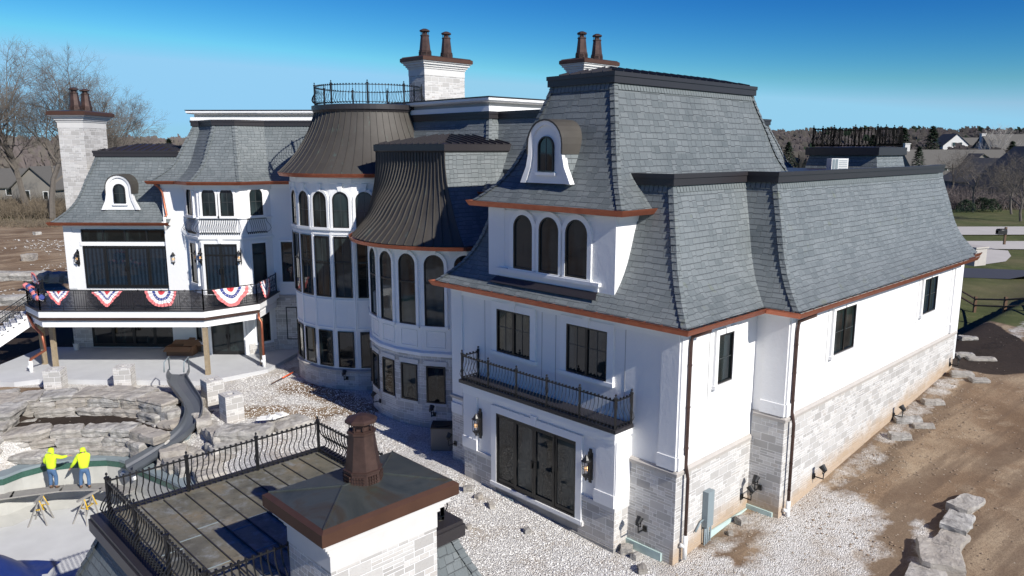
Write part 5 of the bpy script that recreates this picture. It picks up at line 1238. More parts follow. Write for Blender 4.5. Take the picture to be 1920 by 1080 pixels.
# ================================================================== stone piers, slide, workers and site gear
for i, (x, y, z1, lb) in enumerate(((-24.4, 37.5, 1.42, 'square stone pier at the far left, in front of the timber deck posts'), (-21.0, 37.95, 1.45, 'square stone pier between the left pier and the slide'), (-15.3, 35.4, 1.55, 'square stone pier right of the slide, the one farther from the railing'), (-13.65, 33.5, 1.45, 'square stone pier right of the slide, the one nearer the railing'))):
    p = thing('stone_pier', lb, 'pier', (x, y, .1), 'four stone piers in front of the patio'); a = .2 if i < 2 else .75
    u = Vector((math.cos(a), math.sin(a), 0)); v = Vector((-u.y, u.x, 0)); c = Vector((x, y, 0)); P = ccw([c - u * .42 - v * .42, c + u * .42 - v * .42, c + u * .42 + v * .42, c - u * .42 + v * .42])
    mb = MB(); loft(mb, P, [(0, .0), (0, z1), (.28, z1), (.28, z1 - .25)], v0=.0); cap(mb, P, .28, z1 - .25); build('shaft', mb, M['stone'], p, recalc=False)
sl = thing('water_slide', 'dark grey curved pool slide chute running down between the rocks', 'slide', (-16, 33, 0))
cl = [(-17.6, 36.9, 1.35), (-17.3, 36.0, 1.25), (-16.5, 34.9, 1.05), (-15.75, 34.05, .75), (-15.35, 33.3, .45), (-15.3, 32.6, .15), (-15.55, 32.0, -.15), (-16.0, 31.4, -.45), (-16.5, 30.85, -.72), (-16.95, 30.3, -.92)]
def cat(P, n=5):
    out = []
    for i in range(len(P) - 1):
        p0, p1, p2, p3 = [Vector(P[max(0, min(len(P) - 1, i + k))]) for k in (-1, 0, 1, 2)]
        for k in range(n): f = k / n; out.append(.5 * (2 * p1 + (p2 - p0) * f + (2 * p0 - 5 * p1 + 4 * p2 - p3) * f * f + (3 * p1 - p0 - 3 * p2 + p3) * f ** 3))
    return out + [Vector(P[-1])]
cl = cat(cl); mb = MB(); sec = [(-.52, .30), (-.47, .30), (-.44, .12), (-.34, .02), (0, -.02), (.34, .02), (.44, .12), (.47, .30), (.52, .30), (.50, .05), (.38, -.10), (0, -.12), (-.38, -.10), (-.50, .05)]
rg = []
for i, p in enumerate(cl):
    d = (cl[min(i + 1, len(cl) - 1)] - cl[max(i - 1, 0)]); d.z = 0; d.normalize(); n_ = Vector((-d.y, d.x, 0)); wd = 1.0 - .25 * min(1, i / 20)
    rg.append([p + n_ * (a * wd) + VZ * b for a, b in sec])
for a, b in zip(rg[:-1], rg[1:]):
    for k in range(len(sec)): mb.face([a[k], a[(k + 1) % len(sec)], b[(k + 1) % len(sec)], b[k]], smooth=True)
mb.face(rg[0]); mb.face(rg[-1]); build('chute', mb, M['slide'], sl, recalc=False)
for a in (-.5, .5):
    mb = MB(); p = cl[0] + Vector((a, .05, 0)); mb.tube([p + VZ * .2, p + VZ * .9, p + Vector((0, -.5, .75)), p + Vector((0, -.6, .25))], .03, 8); build('handrail', mb, M['elec'], sl)
mb = MB()
for i in (2, 14, 26): q = cl[i]; mb.box(Vector((q.x, q.y, 0)), (VX, VY, VZ), (-.12, -.12, -1.2), (.12, .12, q.z - .1))
build('support', mb, M['elec'], sl)

# scaffold plank on yellow trestles
mb = MB(); P_ = [(-23.0, 28.75), (-21.6, 29.4), (-19.9, 30.05), (-18.3, 30.25), (-17.0, 29.75)]; pz_ = -1.78
for a, b in zip(P_[:-1], P_[1:]):
    a = Vector((*a, pz_)); b = Vector((*b, pz_)); d = (b - a); L = d.length; d.normalize(); n_ = Vector((-d.y, d.x, 0))
    mb.box(a, (d, n_, VZ), (-.05, -.02, -.06), (L + .05, .28, 0)); mb.box(a, (d, n_, VZ), (-.05, .30, -.06), (L + .05, .62, -.003))
tag(build('scaffold_plank', mb, M['plank']), 'grey scaffold planks in a curve that the two workers stand on', 'planks')
for i, (x, y, a) in enumerate(((-22.3, 28.9, .5), (-20.4, 29.35, .2), (-18.55, 29.5, -.25))):
    r0 = thing('trestle', ('yellow trestle leg at the left edge of the pool', 'yellow trestle under the planks by the left worker', 'yellow trestle under the planks by the right worker')[i], 'trestle', (x, y, PFZ), 'yellow trestles on the pool floor')
    o = Vector((x, y, PFZ)); u = Vector((math.cos(a), math.sin(a), 0)); v = Vector((-u.y, u.x, 0)); T = o + VZ * 1.1 + v * .2
    mb = MB(); mb.box(T, (v, u, VZ), (-.55, -.045, -.08), (.75, .045, 0)); build('top_beam', mb, M['plank'], r0)
    for sg in (-1, 1):
        for q in (-.35, .35):
            mb = MB(); mb.tube([T + v * q * .6 - VZ * .1, o + u * sg * .36 + v * q], .035, 4, smooth=False); build('leg', mb, M['plank'], r0)
    mb = MB()
    for q in (-.35, .35):
        mb.tube([T + v * q * .6 - VZ * .05, T + v * q * .7 - VZ * .5 - u * .17], .03, 5); mb.tube([T + v * q * .6 - VZ * .05, T + v * q * .7 - VZ * .5 + u * .17], .03, 5); mb.tube([T + v * q * .7 - VZ * .5 - u * .2, T + v * q * .7 - VZ * .5 + u * .2], .025, 5)
    mb.tube([T + v * .25 - VZ * .5, T - v * .25 - VZ * .5], .025, 5); build('bracket', mb, M['yellow'], r0)

def skin(name, nodes, edges, parent, mat, sub=2):
    """grow one continuous surface round connected joints"""
    me = bpy.data.meshes.new(name); off = ROOT[parent.name]; me.from_pydata([tuple(Vector(p) - off) for p, r in nodes], edges, [])
    o = bpy.data.objects.new(name, me); col.objects.link(o)
    md = o.modifiers.new('s', 'SKIN'); me.skin_vertices.new() if not me.skin_vertices else None
    for i, (p, r) in enumerate(nodes):
        r = r if isinstance(r, tuple) else (r, r); me.skin_vertices[0].data[i].radius = r; me.skin_vertices[0].data[i].use_root = (i == 0)
    s2 = o.modifiers.new('u', 'SUBSURF'); s2.levels = sub; s2.render_levels = sub
    dg = bpy.context.evaluated_depsgraph_get(); me2 = bpy.data.meshes.new_from_object(o.evaluated_get(dg)); 
    o.modifiers.clear(); o.data = me2; me2.materials.clear(); me2.materials.append(mat)
    for p in me2.polygons: p.use_smooth = True
    o.parent = parent; ROOT[o.name] = off; return o
def person(x, y, z, face, pose, label, s=1.0):
    """face = unit vector the person looks along; pose gives hands, hips and lean"""
    r0 = thing('person', label, 'person', (x, y, z), 'two pool workers in neon hoodies'); o = Vector((x, y, z)); f = Vector(face).normalized(); l = Vector((-f.y, f.x, 0))   # l = own left
    def J(a, b, c): return o + (f * a + l * b + VZ * c) * s
    ln = pose['lean']; hip = .93; hx, hl = pose.get('hip', (0, 0))
    pel = J(hx, hl, hip); ch = J(hx + ln * .45, hl, 1.28); nk = J(hx + ln * .8, hl, 1.50); hd = J(hx + ln + pose.get('hf', .05), hl, 1.66); tp_ = J(hx + ln + pose.get('hf', .05) + .02, hl, 1.76)
    shL, shR = J(hx + ln * .68, hl + .19, 1.43), J(hx + ln * .68, hl - .19, 1.43); (eL, hL), (eR, hR) = pose['L'], pose['R']; eL, hL, eR, hR = J(*eL), J(*hL), J(*eR), J(*hR)
    fL, fR = pose['feet']; aL, aR = J(fL[0], fL[1], .09), J(fR[0], fR[1], .09); kL, kR = J(fL[0] * .5 + hx * .5 + .05, fL[1] * .6 + hl * .4 + .05, .50), J(fR[0] * .5 + hx * .5 + .05, fR[1] * .6 + hl * .4 - .05, .50)
    hpL, hpR = J(hx, hl + .10, .88), J(hx, hl - .10, .88)
    nd = [(pel, (.15, .11)), (ch, (.155, .11)), (nk, .06), (hd, (.085, .10)), (tp_, (.06, .07)), (shL, .065), (eL, .045), (hL, .03), (shR, .065), (eR, .045), (hR, .03), (hpL, .085), (kL, .06), (aL, .042), (hpR, .085), (kR, .06), (aR, .042)]
    ed = [(0, 1), (1, 2), (2, 3), (3, 4), (1, 5), (5, 6), (6, 7), (1, 8), (8, 9), (9, 10), (0, 11), (11, 12), (12, 13), (0, 14), (14, 15), (15, 16)]
    for hi, hp, el in ((7, hL, eL), (10, hR, eR)):
        d = (hp - el).normalized(); sd = d.cross(VZ).normalized(); up = sd.cross(d); b = len(nd); nd.append((hp + d * .055 * s, .034)); ed.append((hi, b))
        for q, (sx_, ln_) in enumerate(((-.03, .062), (-.01, .075), (.01, .07), (.03, .055))):
            k = len(nd); nd += [(hp + (d * .085 + sd * sx_) * s, .010), (hp + (d * (.085 + ln_ * .6) + sd * sx_ * 1.15 - up * .012) * s, .0095), (hp + (d * (.085 + ln_) + sd * sx_ * 1.2 - up * .035) * s, .008)]; ed += [(b, k), (k, k + 1), (k + 1, k + 2)]
        k = len(nd); nd += [(hp + (d * .04 + sd * (.05 if hi == 7 else -.05)) * s, .012), (hp + (d * .075 + sd * (.065 if hi == 7 else -.065) - up * .02) * s, .009)]; ed += [(b, k), (k, k + 1)]
    skin('body', nd, ed, r0, M['skin'], 2)
    # face details set on the head
    hf_ = (f + VZ * -.1 * 0).normalized(); mb = MB(); mb.tube([hd + hf_ * .08, hd + hf_ * .115 - VZ * .015, hd + hf_ * .10 - VZ * .04], [.010, .015, .012], 6); mb.box(hd, (l, hf_, VZ), (-.028, .08, -.065), (.028, .098, -.055)); build('nose', mb, M['skin'], r0)
    mb = MB(); mb.tube([hd + hf_ * .085 + l * .032 + VZ * .02, hd + hf_ * .10 + l * .032 + VZ * .02], .009, 6); mb.tube([hd + hf_ * .085 - l * .032 + VZ * .02, hd + hf_ * .10 - l * .032 + VZ * .02], .009, 6); build('eyes', mb, M['hair'], r0)
    # hoodie: torso, sleeves and hood as one skin
    hem = J(hx, hl, .86); cl_ = lambda a, b, q: a.lerp(b, q)
    nd = [(hem, (.205, .165)), (J(hx + ln * .1, hl, 1.0), (.20, .16)), (ch, (.215, .16)), (J(hx + ln * .75, hl, 1.47), (.12, .10)), (J(hx + ln * .95, hl, 1.60), (.125, .12)), (hd + VZ * .03 - f * .03, (.128, .132)), (tp_ + VZ * .01 - f * .035, (.08, .085)), (shL + VZ * .0, .105), (eL, .08), (cl_(eL, hL, .9), .055), (shR, .105), (eR, .08), (cl_(eR, hR, .9), .055)]
    skin('hoodie', nd, [(0, 1), (1, 2), (2, 3), (3, 4), (4, 5), (5, 6), (2, 7), (7, 8), (8, 9), (2, 10), (10, 11), (11, 12)], r0, M['neon'], 2)
    nd = [(J(hx, hl, .93), (.17, .135)), (J(hx, hl, .84), (.165, .13)), (hpL - VZ * .12 * s, .105), (kL, .085), (aL + VZ * .03, .075), (hpR - VZ * .12 * s, .105), (kR, .085), (aR + VZ * .03, .075)]
    skin('jeans', nd, [(0, 1), (1, 2), (2, 3), (3, 4), (1, 5), (5, 6), (6, 7)], r0, M['denim'], 2)
    for a_ in (aL, aR):
        skin('boot', [(a_ + VZ * .02, .06), (a_ - VZ * .04 * s, .06), (a_ + f * .12 * s - VZ * .055 * s, (.052, .038)), (a_ + f * .18 * s - VZ * .06 * s, (.045, .03))], [(0, 1), (1, 2), (2, 3)], r0, M['boot'], 1)
    return r0
person(-20.3, 30.25, -1.78, (.10, 1, 0), dict(lean=.10, hip=(0, 0), hf=.03, L=((.05, .33, 1.16), (.22, .27, .95)), R=((.18, -.36, 1.32), (.42, -.50, 1.30)), feet=((.0, .11), (.03, -.12))), 'worker in neon hoodie and light jeans, back turned, the left one of the two', 1.03)
person(-19.0, 30.35, -1.78, (-.35, .93, 0), dict(lean=.13, hip=(-.02, -.05), hf=.03, L=((.10, .33, 1.10), (.28, .50, .86)), R=((.30, -.20, 1.30), (.34, .02, 1.52)), feet=((-.02, .13), (-.12, -.2))), 'worker in neon hoodie and dark jeans leaning to the left, nearer the slide', 1.02)

# cardboard boxes and bucket under the deck
def carton(c, a, dx, dy, h, lb):
    r0 = thing('cardboard_box', lb, 'box', c, 'cardboard boxes under the deck'); u = Vector((math.cos(a), math.sin(a), 0)); v = Vector((-u.y, u.x, 0)); o = Vector(c); mb = MB()
    for lo, hi in (((0, 0, 0), (dx, .02, h)), ((0, dy - .02, 0), (dx, dy, h)), ((0, .02, 0), (.02, dy - .02, h)), ((dx - .02, .02, 0), (dx, dy - .02, h)), ((.02, .02, .001), (dx - .02, dy - .02, .02))): mb.box(o, (u, v, VZ), lo, hi)
    build('carton', mb, M['card'], r0); 
    for k, (p, q, e) in enumerate(((u * 0, u * dx, -v), (v * dy, u * dx + v * dy, v), (u * 0, v * dy, -u))):
        g = MB(); A_, B_ = o + p + VZ * h, o + q + VZ * h; w_ = e * .4 + VZ * (-.18 if k != 1 else .15); g.face([A_, B_, B_ + w_, A_ + w_]); g.face([A_ - VZ * .01, B_ - VZ * .01, B_ + w_ - VZ * .01, A_ + w_ - VZ * .01]); build('flap', g, M['card'], r0, recalc=False)
carton((-21.35, 43.35, .5), 0, 1.55, .8, .55, 'open cardboard box lying in the shade under the deck, the nearer one')
carton((-20.6, 44.25, .5), .1, 1.7, .7, .65, 'larger cardboard box behind the nearer one under the deck')
b_ = thing('bucket', 'white plastic bucket in the shade under the deck', 'bucket', (-27.5, 44.6, .5)); mb = MB(); mb.lathe((-27.5, 44.6, .5), [(.13, 0), (.165, .36), (.175, .36), (.175, .39), (.155, .39), (.12, .05)], 14, cap=False); mb.lathe((-27.5, 44.6, .5), [(.13, 0), (.001, .0)], 14, cap=False); build('pail', mb, M['pvc'], b_, recalc=False)
g = MB(); g.tube([Vector((-27.5 - .17, 44.6, .86)), Vector((-27.5 - .12, 44.45, .98)), Vector((-27.5 + .12, 44.45, .98)), Vector((-27.5 + .17, 44.6, .86))], .008, 5); build('handle', g, M['elec'], b_)
mb = MB(); p0, p1 = Vector((-13.4, 38.3, .42)), Vector((-12.75, 40.3, .5)); mb.tube([p0, p0.lerp(p1, .45)], .03, 6, m=1); mb.tube([p0.lerp(p1, .45), p0.lerp(p1, .9)], .045, 6); mb.tube([p0.lerp(p1, .9), p1], .02, 6, m=1)
tag(build('digging_bar', mb, [M['orange'], M['boot']]), 'orange and brown digging bar lying on the gravel before the tower', 'tool')
# white offcuts on the rocks
for i, (x, y, z, rz) in enumerate(((-11.6, 32.5, .62, .2), (-11.15, 32.75, .66, .9))):
    mb = MB(); u = Vector((math.cos(rz), math.sin(rz), 0)); v = Vector((-u.y, u.x, 0))
    for k in range(4): mb.box(Vector((x, y, z)), (u, v, VZ), (-.5 + (k % 2) * .1, k * .14 - .2, 0), (.35, k * .14 - .13, .05))
    mb.box(Vector((x, y, z)), (u, v, VZ), (-.05, -.22, .051), (.05, .32, .09)); tag(build('trim_offcuts', mb, M['pvc']), ('white slatted offcut on the rock, the flatter one on the left', 'white slatted offcut on the rock, the one standing at the right')[i], 'offcut')
# air conditioner tucked between tower and wing
ac = thing('air_conditioner', 'tan ribbed air-conditioning unit between the round tower and the porch wing', 'AC unit', (-3.45, 30.1, .2)); o = Vector((-3.45, 30.1, .2)); mb = MB(); mb.box(o, (VX, VY, VZ), (-.42, -.42, 0), (.42, .42, 1.05)); build('casing', mb, simple('ac_tan', (.20, .185, .165), .6), ac)
mb = MB()
for k in range(12):
    for (u, n) in ((VX, -VY), (VY, VX), (-VY, -VX)): mb.box(o + n * .42, (u, n, VZ), (-.40 + k * .067, 0, .05), (-.40 + k * .067 + .03, .02, 1.0))
build('grille', mb, bpy.data.materials['ac_tan'], ac); mb = MB(); mb.box(o, (VX, VY, VZ), (-.44, -.44, 1.05), (.44, .44, 1.10)); mb.lathe((o.x, o.y, o.z + 1.1), [(.34, 0), (.34, .03), (.30, .03)], 20); build('fan_guard', mb, M['black'], ac)
# blue tarpaulin at the bottom left corner
mb = MB(); n_ = 14; c = Vector((-18.5, 25.75, 0)); z0 = PFZ
for i in range(n_):
    for j in range(n_):
        def q(i, j):
            x, y = c.x - 2.6 + i * 3.4 / n_, c.y - 2.6 + j * 3.2 / n_; d = (Vector((x, y)) - Vector((c.x - 1.2, c.y - 1.3))).length
            return Vector((x, y, z0 + .02 + max(0, 1.15 - d * d * .36) + .06 * noise.noise(Vector((x * 2.5, y * 2.5, 0)))))
        mb.face([q(i, j), q(i + 1, j), q(i + 1, j + 1), q(i, j + 1)], smooth=True)
tag(build('tarpaulin', mb, M['bluecover'], recalc=True), 'dark blue tarpaulin heaped on the pool floor at the bottom left', 'tarp')

# ================================================================== BUNTING
def bunting(c, u, n, wd, drop, label, skew=0.0, fold=1.0):
    """pleated half-round fan; bands from the middle: red, white, blue, white, red"""
    mb = MB(); N = 26; rad = [0, .20, .40, .56, .80, 1.0]; mt = [0, 1, 2, 1, 3]; c = Vector(c)
    def X(r, k):
        a = math.pi * k / N; x = math.cos(a) * r * wd / 2; z = -math.sin(a) * r * drop - (.16 * math.sin(a)) * r * 0; pl = (.045 if k % 2 else 0) * (r + .25)
        x += skew * (-z); x *= (1 - (1 - fold) * math.sin(a))
        q_ = noise.noise_vector(Vector((x * 2.2 + c.x, z * 2.2, k * .13))) * .09 * (r + .2); x += q_.x; z += q_.y * .8
        return c + u * x + VZ * (z + .03 * math.cos(a) ** 2) + n * (.05 + pl + .06 * r * math.sin(a))
    for i in range(5):
        for k in range(N): mb.face([X(rad[i], k), X(rad[i + 1], k), X(rad[i + 1], k + 1), X(rad[i], k + 1)], m=mt[i])
    # little white stars on the blue band
    for k in range(2, N - 1, 3):
        a = math.pi * (k + .5) / N; p = (X(.40, k) + X(.56, k + 1)) / 2 + n * .03; S_ = []
        for q in range(10): rr = .035 if q % 2 == 0 else .015; S_.append(p + u * rr * math.sin(q * math.pi / 5) + VZ * rr * math.cos(q * math.pi / 5))
        mb.face(S_, m=1)
    return tag(build('bunting', mb, [M['red'], M['white'], M['blue'], M['pink']], recalc=False), label, 'bunting', 'patriotic bunting along the deck railing')
zb = DZ + 1.0
for i, (x, y, u, wd, dp, sk, fo) in enumerate(((-24.85, 39.32, VX, 1.4, .85, -.15, .35), (-22.25, 39.34, VX, 1.75, .95, -.12, .45), (-19.35, 39.36, VX, 1.9, 1.0, 0, .95))):
    bunting((x, y, zb), u, -VY, wd * .92, dp * .82, ('narrow twisted bunting fan at the left of the front railing', 'half folded bunting fan second from the left on the front railing', 'full round bunting fan in the middle of the front railing')[i], sk, fo)
u = Vector((.72, .69, 0)).normalized(); bunting((-16.1, 40.42, zb), u, Vector((.69, -.72, 0)), 2.1, .98, 'wide drooping bunting fan on the angled part of the railing', .05, .7)
bunting((-15.1, 42.9, zb), VY, VX, 1.6, 1.0, 'narrow bunting fan on the railing side nearest the round tower', 0, .8)
mb = MB(); pts = cat([(-27.75, 40.9, zb + .05), (-27.2, 40.5, zb + .0), (-26.7, 40.0, zb - .15), (-26.2, 39.45, zb - .35), (-25.7, 39.2, zb - .3)], 6)
for i, (a, b) in enumerate(zip(pts[:-1], pts[1:])):
    mb.tube([a, b], [.10 + .05 * (i % 3), .10 + .05 * ((i + 1) % 3)], 6, m=(3, 1, 3, 0, 1, 2)[i % 6])
tag(build('bunting', mb, [M['red'], M['white'], M['blue'], M['pink']]), 'rope-like twist of bunting wound round the left corner of the railing', 'bunting', 'patriotic bunting along the deck railing')
bunting((-26.9, 40.75, zb + .12), Vector((.75, -.66, 0)), Vector((-.66, -.75, 0)), 1.1, -.72, 'bunting fan blown up and over the rail at the left corner of the deck', .1, 1)
# ================================================================== SURROUNDINGS
def bare(seed, Hh, spread=.55, levels=5, up=.25, tw=1.0):
    """trunk mesh and a crown mesh of limbs and fine twigs, height Hh"""
    r = random.Random(seed); tk = MB(); cr = MB()
    def branch(p, d, L, rad, lv):
        n = 3 if lv > 0 else 5; pts = [p]; q = p.copy(); dd = d.copy()
        for i in range(n):
            dd = (dd + Vector((r.gauss(0, .13), r.gauss(0, .13), r.gauss(0, .08) + up * .12))).normalized(); q = q + dd * L / n; pts.append(q.copy())
        rs = [rad * (1 - .55 * i / n) for i in range(n + 1)]
        (tk if lv == 0 else cr).tube(pts, rs, 6 if lv == 0 else 4 if lv < 3 else 3, smooth=False, cap=False)
        if lv >= levels: 
            return
        k = {0: 8, 1: 5, 2: 5, 3: 5, 4: 4}.get(lv, 3)
        for i in range(k):
            f = (.32 + .68 * (i + r.random() * .6) / k) if lv == 0 else (.25 + .75 * (i + r.random()) / k); f = min(f, .99)
            j = min(int(f * n), n - 1); b = pts[j].lerp(pts[j + 1], f * n - j); ax = (pts[j + 1] - pts[j]).normalized()
            a = r.uniform(0, 6.28); s = ax.orthogonal().normalized(); s = Matrix.Rotation(a, 3, ax) @ s
            nd = (ax * (1 - spread * r.uniform(.7, 1.2)) + s * spread * r.uniform(.9, 1.5)).normalized(); nd.z += up * .5; nd.normalize()
            branch(b, nd, L * r.uniform(.46, .68) * (1 - .25 * f if lv == 0 else 1), rs[j] * .50 + .0035, lv + 1)
        if lv > 0: branch(pts[-1], dd, L * .5, rs[-1], lv + 1)
    branch(Vector((0, 0, 0)), VZ.copy(), Hh * .66, Hh * .02 * tw, 0)
    return tk, cr
def tree_proto(name, seed, Hh, label, bark='bark', twig='twig', group=None, cat='tree', **k):
    t = thing(name, label, cat, (0, 0, 0), group); a, b = bare(seed, Hh, **k); build('trunk', a, M[bark], t, recalc=False); build('crown', b, M[twig], t, recalc=False); return t
def gz(x, y): return G(x, y)
T1 = tree_proto('bare_tree', 3, 20, 'tall bare tree left of the stone chimney, the one nearest it', levels=5, spread=.5)
T2 = tree_proto('bare_tree', 8, 18, 'large bare tree at the left edge, its trunk forking low', levels=5, spread=.6)
T3 = tree_proto('bare_tree', 14, 10, 'bare tree with a straight pale trunk on the lawn right of the roof end', levels=4, spread=.62, up=.1)
def put(T, u, v, Y, s=1, rz=0, label=None, group=None, first=[set()]):
    p = at(u, v, Y=Y); z = gz(p.x, p.y); sc_ = s if isinstance(s, tuple) else (s, s, s)
    if T.name in first[0]: o = dup(T, (p.x, p.y, z), rz, sc_, label, group)
    else: first[0].add(T.name); o = T; o.location = (p.x, p.y, z); o.rotation_euler = (0, 0, rz); o.scale = sc_; 
    if label: o['label'] = label
    if group: o['group'] = group
    return o
gl = 'tall bare trees behind the field on the left'
put(T1, 96, 390, 118, 1.25, .3, 'tall bare tree left of the stone chimney, the nearest to it', gl)
put(T2, -12, 395, 112, 1.28, 1.0, 'large bare tree at the left edge of the picture, half outside it', gl)
put(T1, 55, 390, 124, 1.35, 2.2, 'tallest bare tree on the left, in front of the long low house', gl)
put(T2, 150, 380, 130, 1.2, 4.0, 'bare tree whose crown shows behind the left chimney pots', gl)
put(T1, 205, 380, 135, 1.1, 5.1, 'bare tree whose crown shows just right of the left chimney', gl)
put(T3, 325, 300, 120, 1.2, 2.0, 'bare tree top above the low metal roof at the left', gl)
gr_ = 'bare trees around the neighbouring houses on the right'
put(T3, 1825, 390, 128, .95, .4, 'bare tree with a straight pale trunk standing alone on the lawn', gr_)
put(T3, 1897, 394, 124, .9, 1.4, 'bare tree leaning beside the green transformer box', gr_)
put(T3, 1915, 403, 112, .95, 2.7, 'bare tree at the right edge with a pale knotted trunk', gr_)
put(T3, 1875, 380, 150, 1.05, 3.7, 'bare tree in front of the slate-blue house', gr_)
put(T3, 1782, 360, 175, 1.1, 4.7, 'bare tree before the porch of the taupe house', gr_)
TB = tree_proto('birch_tree', 5, 22, 'white-barked leafless tree rising behind the taupe house', 'birch', 'birch', levels=4, spread=.38, up=.5); put(TB, 1862, 305, 290, .8, 1.0)
# conifers
def conifer(seed, Hh, wd):
    r = random.Random(seed); f = MB(); t = MB(); t.tube([Vector((0, 0, 0)), Vector((0, 0, Hh * .9))], [Hh * .02, .03], 6)
    for i in range(1400):
        h = r.random() ** .8; z = Hh * (.12 + .88 * h); R0 = wd * (1 - h) ** .75 * (.75 + .35 * math.sin(z * 3.1 + seed) ** 2) + .15; a = r.random() * 6.28; q = R0 * r.uniform(.35, 1)
        c = Vector((math.cos(a) * q, math.sin(a) * q, z - q * .15)); s = Hh * .035 * r.uniform(.6, 1.4)
        d = Vector((math.cos(a), math.sin(a), r.uniform(-.3, .35))); e = Vector((-math.sin(a), math.cos(a), r.uniform(-.3, .3)))
        f.face([c - e * s * .5, c + e * s * .5, c + d * s * 1.3])
        f.face([c - d * s * .5 + VZ * s * .3, c + e * s * .6, c + d * s * .7 - VZ * s * .2])
    return t, f
pc = thing('pine_tree', 'dark spreading pine on the ridge, the most prominent evergreen right of the far railing', 'pine tree', (0, 0, 0), 'evergreens among the bare woods on the right')
a, b = conifer(3, 16, 5.0); build('trunk', a, M['bark'], pc, recalc=False); build('crown', b, M['pine'], pc, recalc=False)
for u, v, Y, s, lb in ((1747, 270, 330, 1.25, 'dark spreading pine on the ridge, the most prominent evergreen right of the far railing'), (1692, 285, 300, 1.15, 'dark evergreen whose top rises behind the right end of the far railing'), (1635, 285, 310, 1.0, 'evergreen seen through the middle of the far railing'), (1477, 300, 260, .8, 'dark evergreen just left of the far railing'), (1500, 300, 290, .6, 'smaller evergreen close beside the far railing'), (1895, 300, 240, .8, 'evergreen in front of the house at the upper right'), (1722, 300, 240, .7, 'low dark evergreen left of the taupe house'), (318, 285, 250, .9, 'round evergreen seen over the low metal roof at the left'), (1858, 330, 170, .42, 'narrow evergreen at the corner of the taupe house')):
    put(pc, u, v, Y, s, u * .1, lb, 'evergreens among the bare woods')
sh = thing('shrub', 'dark round shrub', 'shrub', (0, 0, 0)); mb = MB(); r = random.Random(4)
for i in range(900):
    a, b, q = r.random() * 6.28, r.random() * 1.5, r.uniform(.5, 1) ** .5; c = Vector((math.cos(a) * math.cos(b) * q * 1.3, math.sin(a) * math.cos(b) * q * 1.3, math.sin(b) * q * 1.6 + .1)); e = Vector((r.gauss(0, 1), r.gauss(0, 1), r.gauss(0, 1))).normalized() * .14; g = Vector((r.gauss(0, 1), r.gauss(0, 1), r.gauss(0, 1))).normalized() * .14; mb.face([c, c + e, c + g])
build('foliage', mb, M['pine'], sh, recalc=False)
for u, Y, s, lb in ((1812, 127, 1.3, 'dark shrub left of the lone lawn tree trunk'), (1842, 130, 1.4, 'dark shrub just right of the lone lawn tree'), (1858, 129, 1.3, 'dark shrub left of the green transformer box')): put(sh, u, 388, Y, s, u, lb, 'dark shrubs on the lawn')
# thicket on the left and right: countless brush
def thicket(name, label, spots, n, hmin, hmax, mat, seed):
    r = random.Random(seed); mb = MB()
    for k in range(n):
        (x0, y0), (x1, y1), dep = r.choice(spots); f = r.random(); x, y = x0 + (x1 - x0) * f, y0 + (y1 - y0) * f + r.uniform(0, dep); z = G(x, y); h = r.uniform(hmin, hmax)
        for q in range(7):
            d = Vector((r.gauss(0, .35), r.gauss(0, .35), 1)).normalized(); p = Vector((x + r.gauss(0, .5), y + r.gauss(0, .5), z)); e = p + d * h * r.uniform(.5, 1); s = Vector((r.gauss(0, 1), r.gauss(0, 1), 0)).normalized() * .045
            mb.face([p - s, p + s, e]); m_ = p.lerp(e, .5)
            for w_ in range(3): t_ = m_ + Vector((r.gauss(0, .5), r.gauss(0, .5), r.uniform(.2, 1))) * h * .3; mb.face([m_, m_ + VZ * .07, t_])
    return tag(build(name, mb, M[mat], recalc=False), label, 'brush', kind='stuff')
thicket('brush', 'tangled leafless brush along the edge of the field on the left', [((-120, 118), (-45, 118), 18)], 1700, 2.2, 5.5, 'shrub', 3)
thicket('dry_grass', 'dry grass fringe before the brush on the left', [((-110, 106), (-45, 108), 10)], 1500, .4, 1.0, 'shrub', 9)
thicket('brush', 'reddish leafless hedge before the houses on the right', [((72, 132), (125, 136), 12), ((85, 150), (150, 160), 14)], 1700, 2.0, 5.0, 'twigred', 5)
# distant ridge with bare woods
def ridge(x, y):
    d = math.hypot(x, y); e = sm(280, 820, d) * (22 if x > 0 else 15) + sm(700, 1300, d) * 6; e *= .82 + .22 * noise.noise(Vector((x * .0035, y * .0035, 3))) + .12 * noise.noise(Vector((x * .012, y * .012, 1)))
    return 2 + e
hm = MB(); A_ = [math.radians(-50 + i * 1.0) for i in range(101)]; D_ = [200, 260, 330, 410, 500, 600, 710, 830, 1000, 1300]
P_ = [[Vector((d * math.sin(a), d * math.cos(a), ridge(d * math.sin(a), d * math.cos(a)) - (3.5 if d == 200 else 0))) for a in A_] for d in D_]
for i in range(len(D_) - 1):
    for j in range(100): hm.face([P_[i][j], P_[i][j + 1], P_[i + 1][j + 1], P_[i + 1][j]], smooth=True)
tag(build('hills', hm, simple('hill_floor', (.085, .068, .05), .95, nz=.3, nscale=.05)), kind='structure')
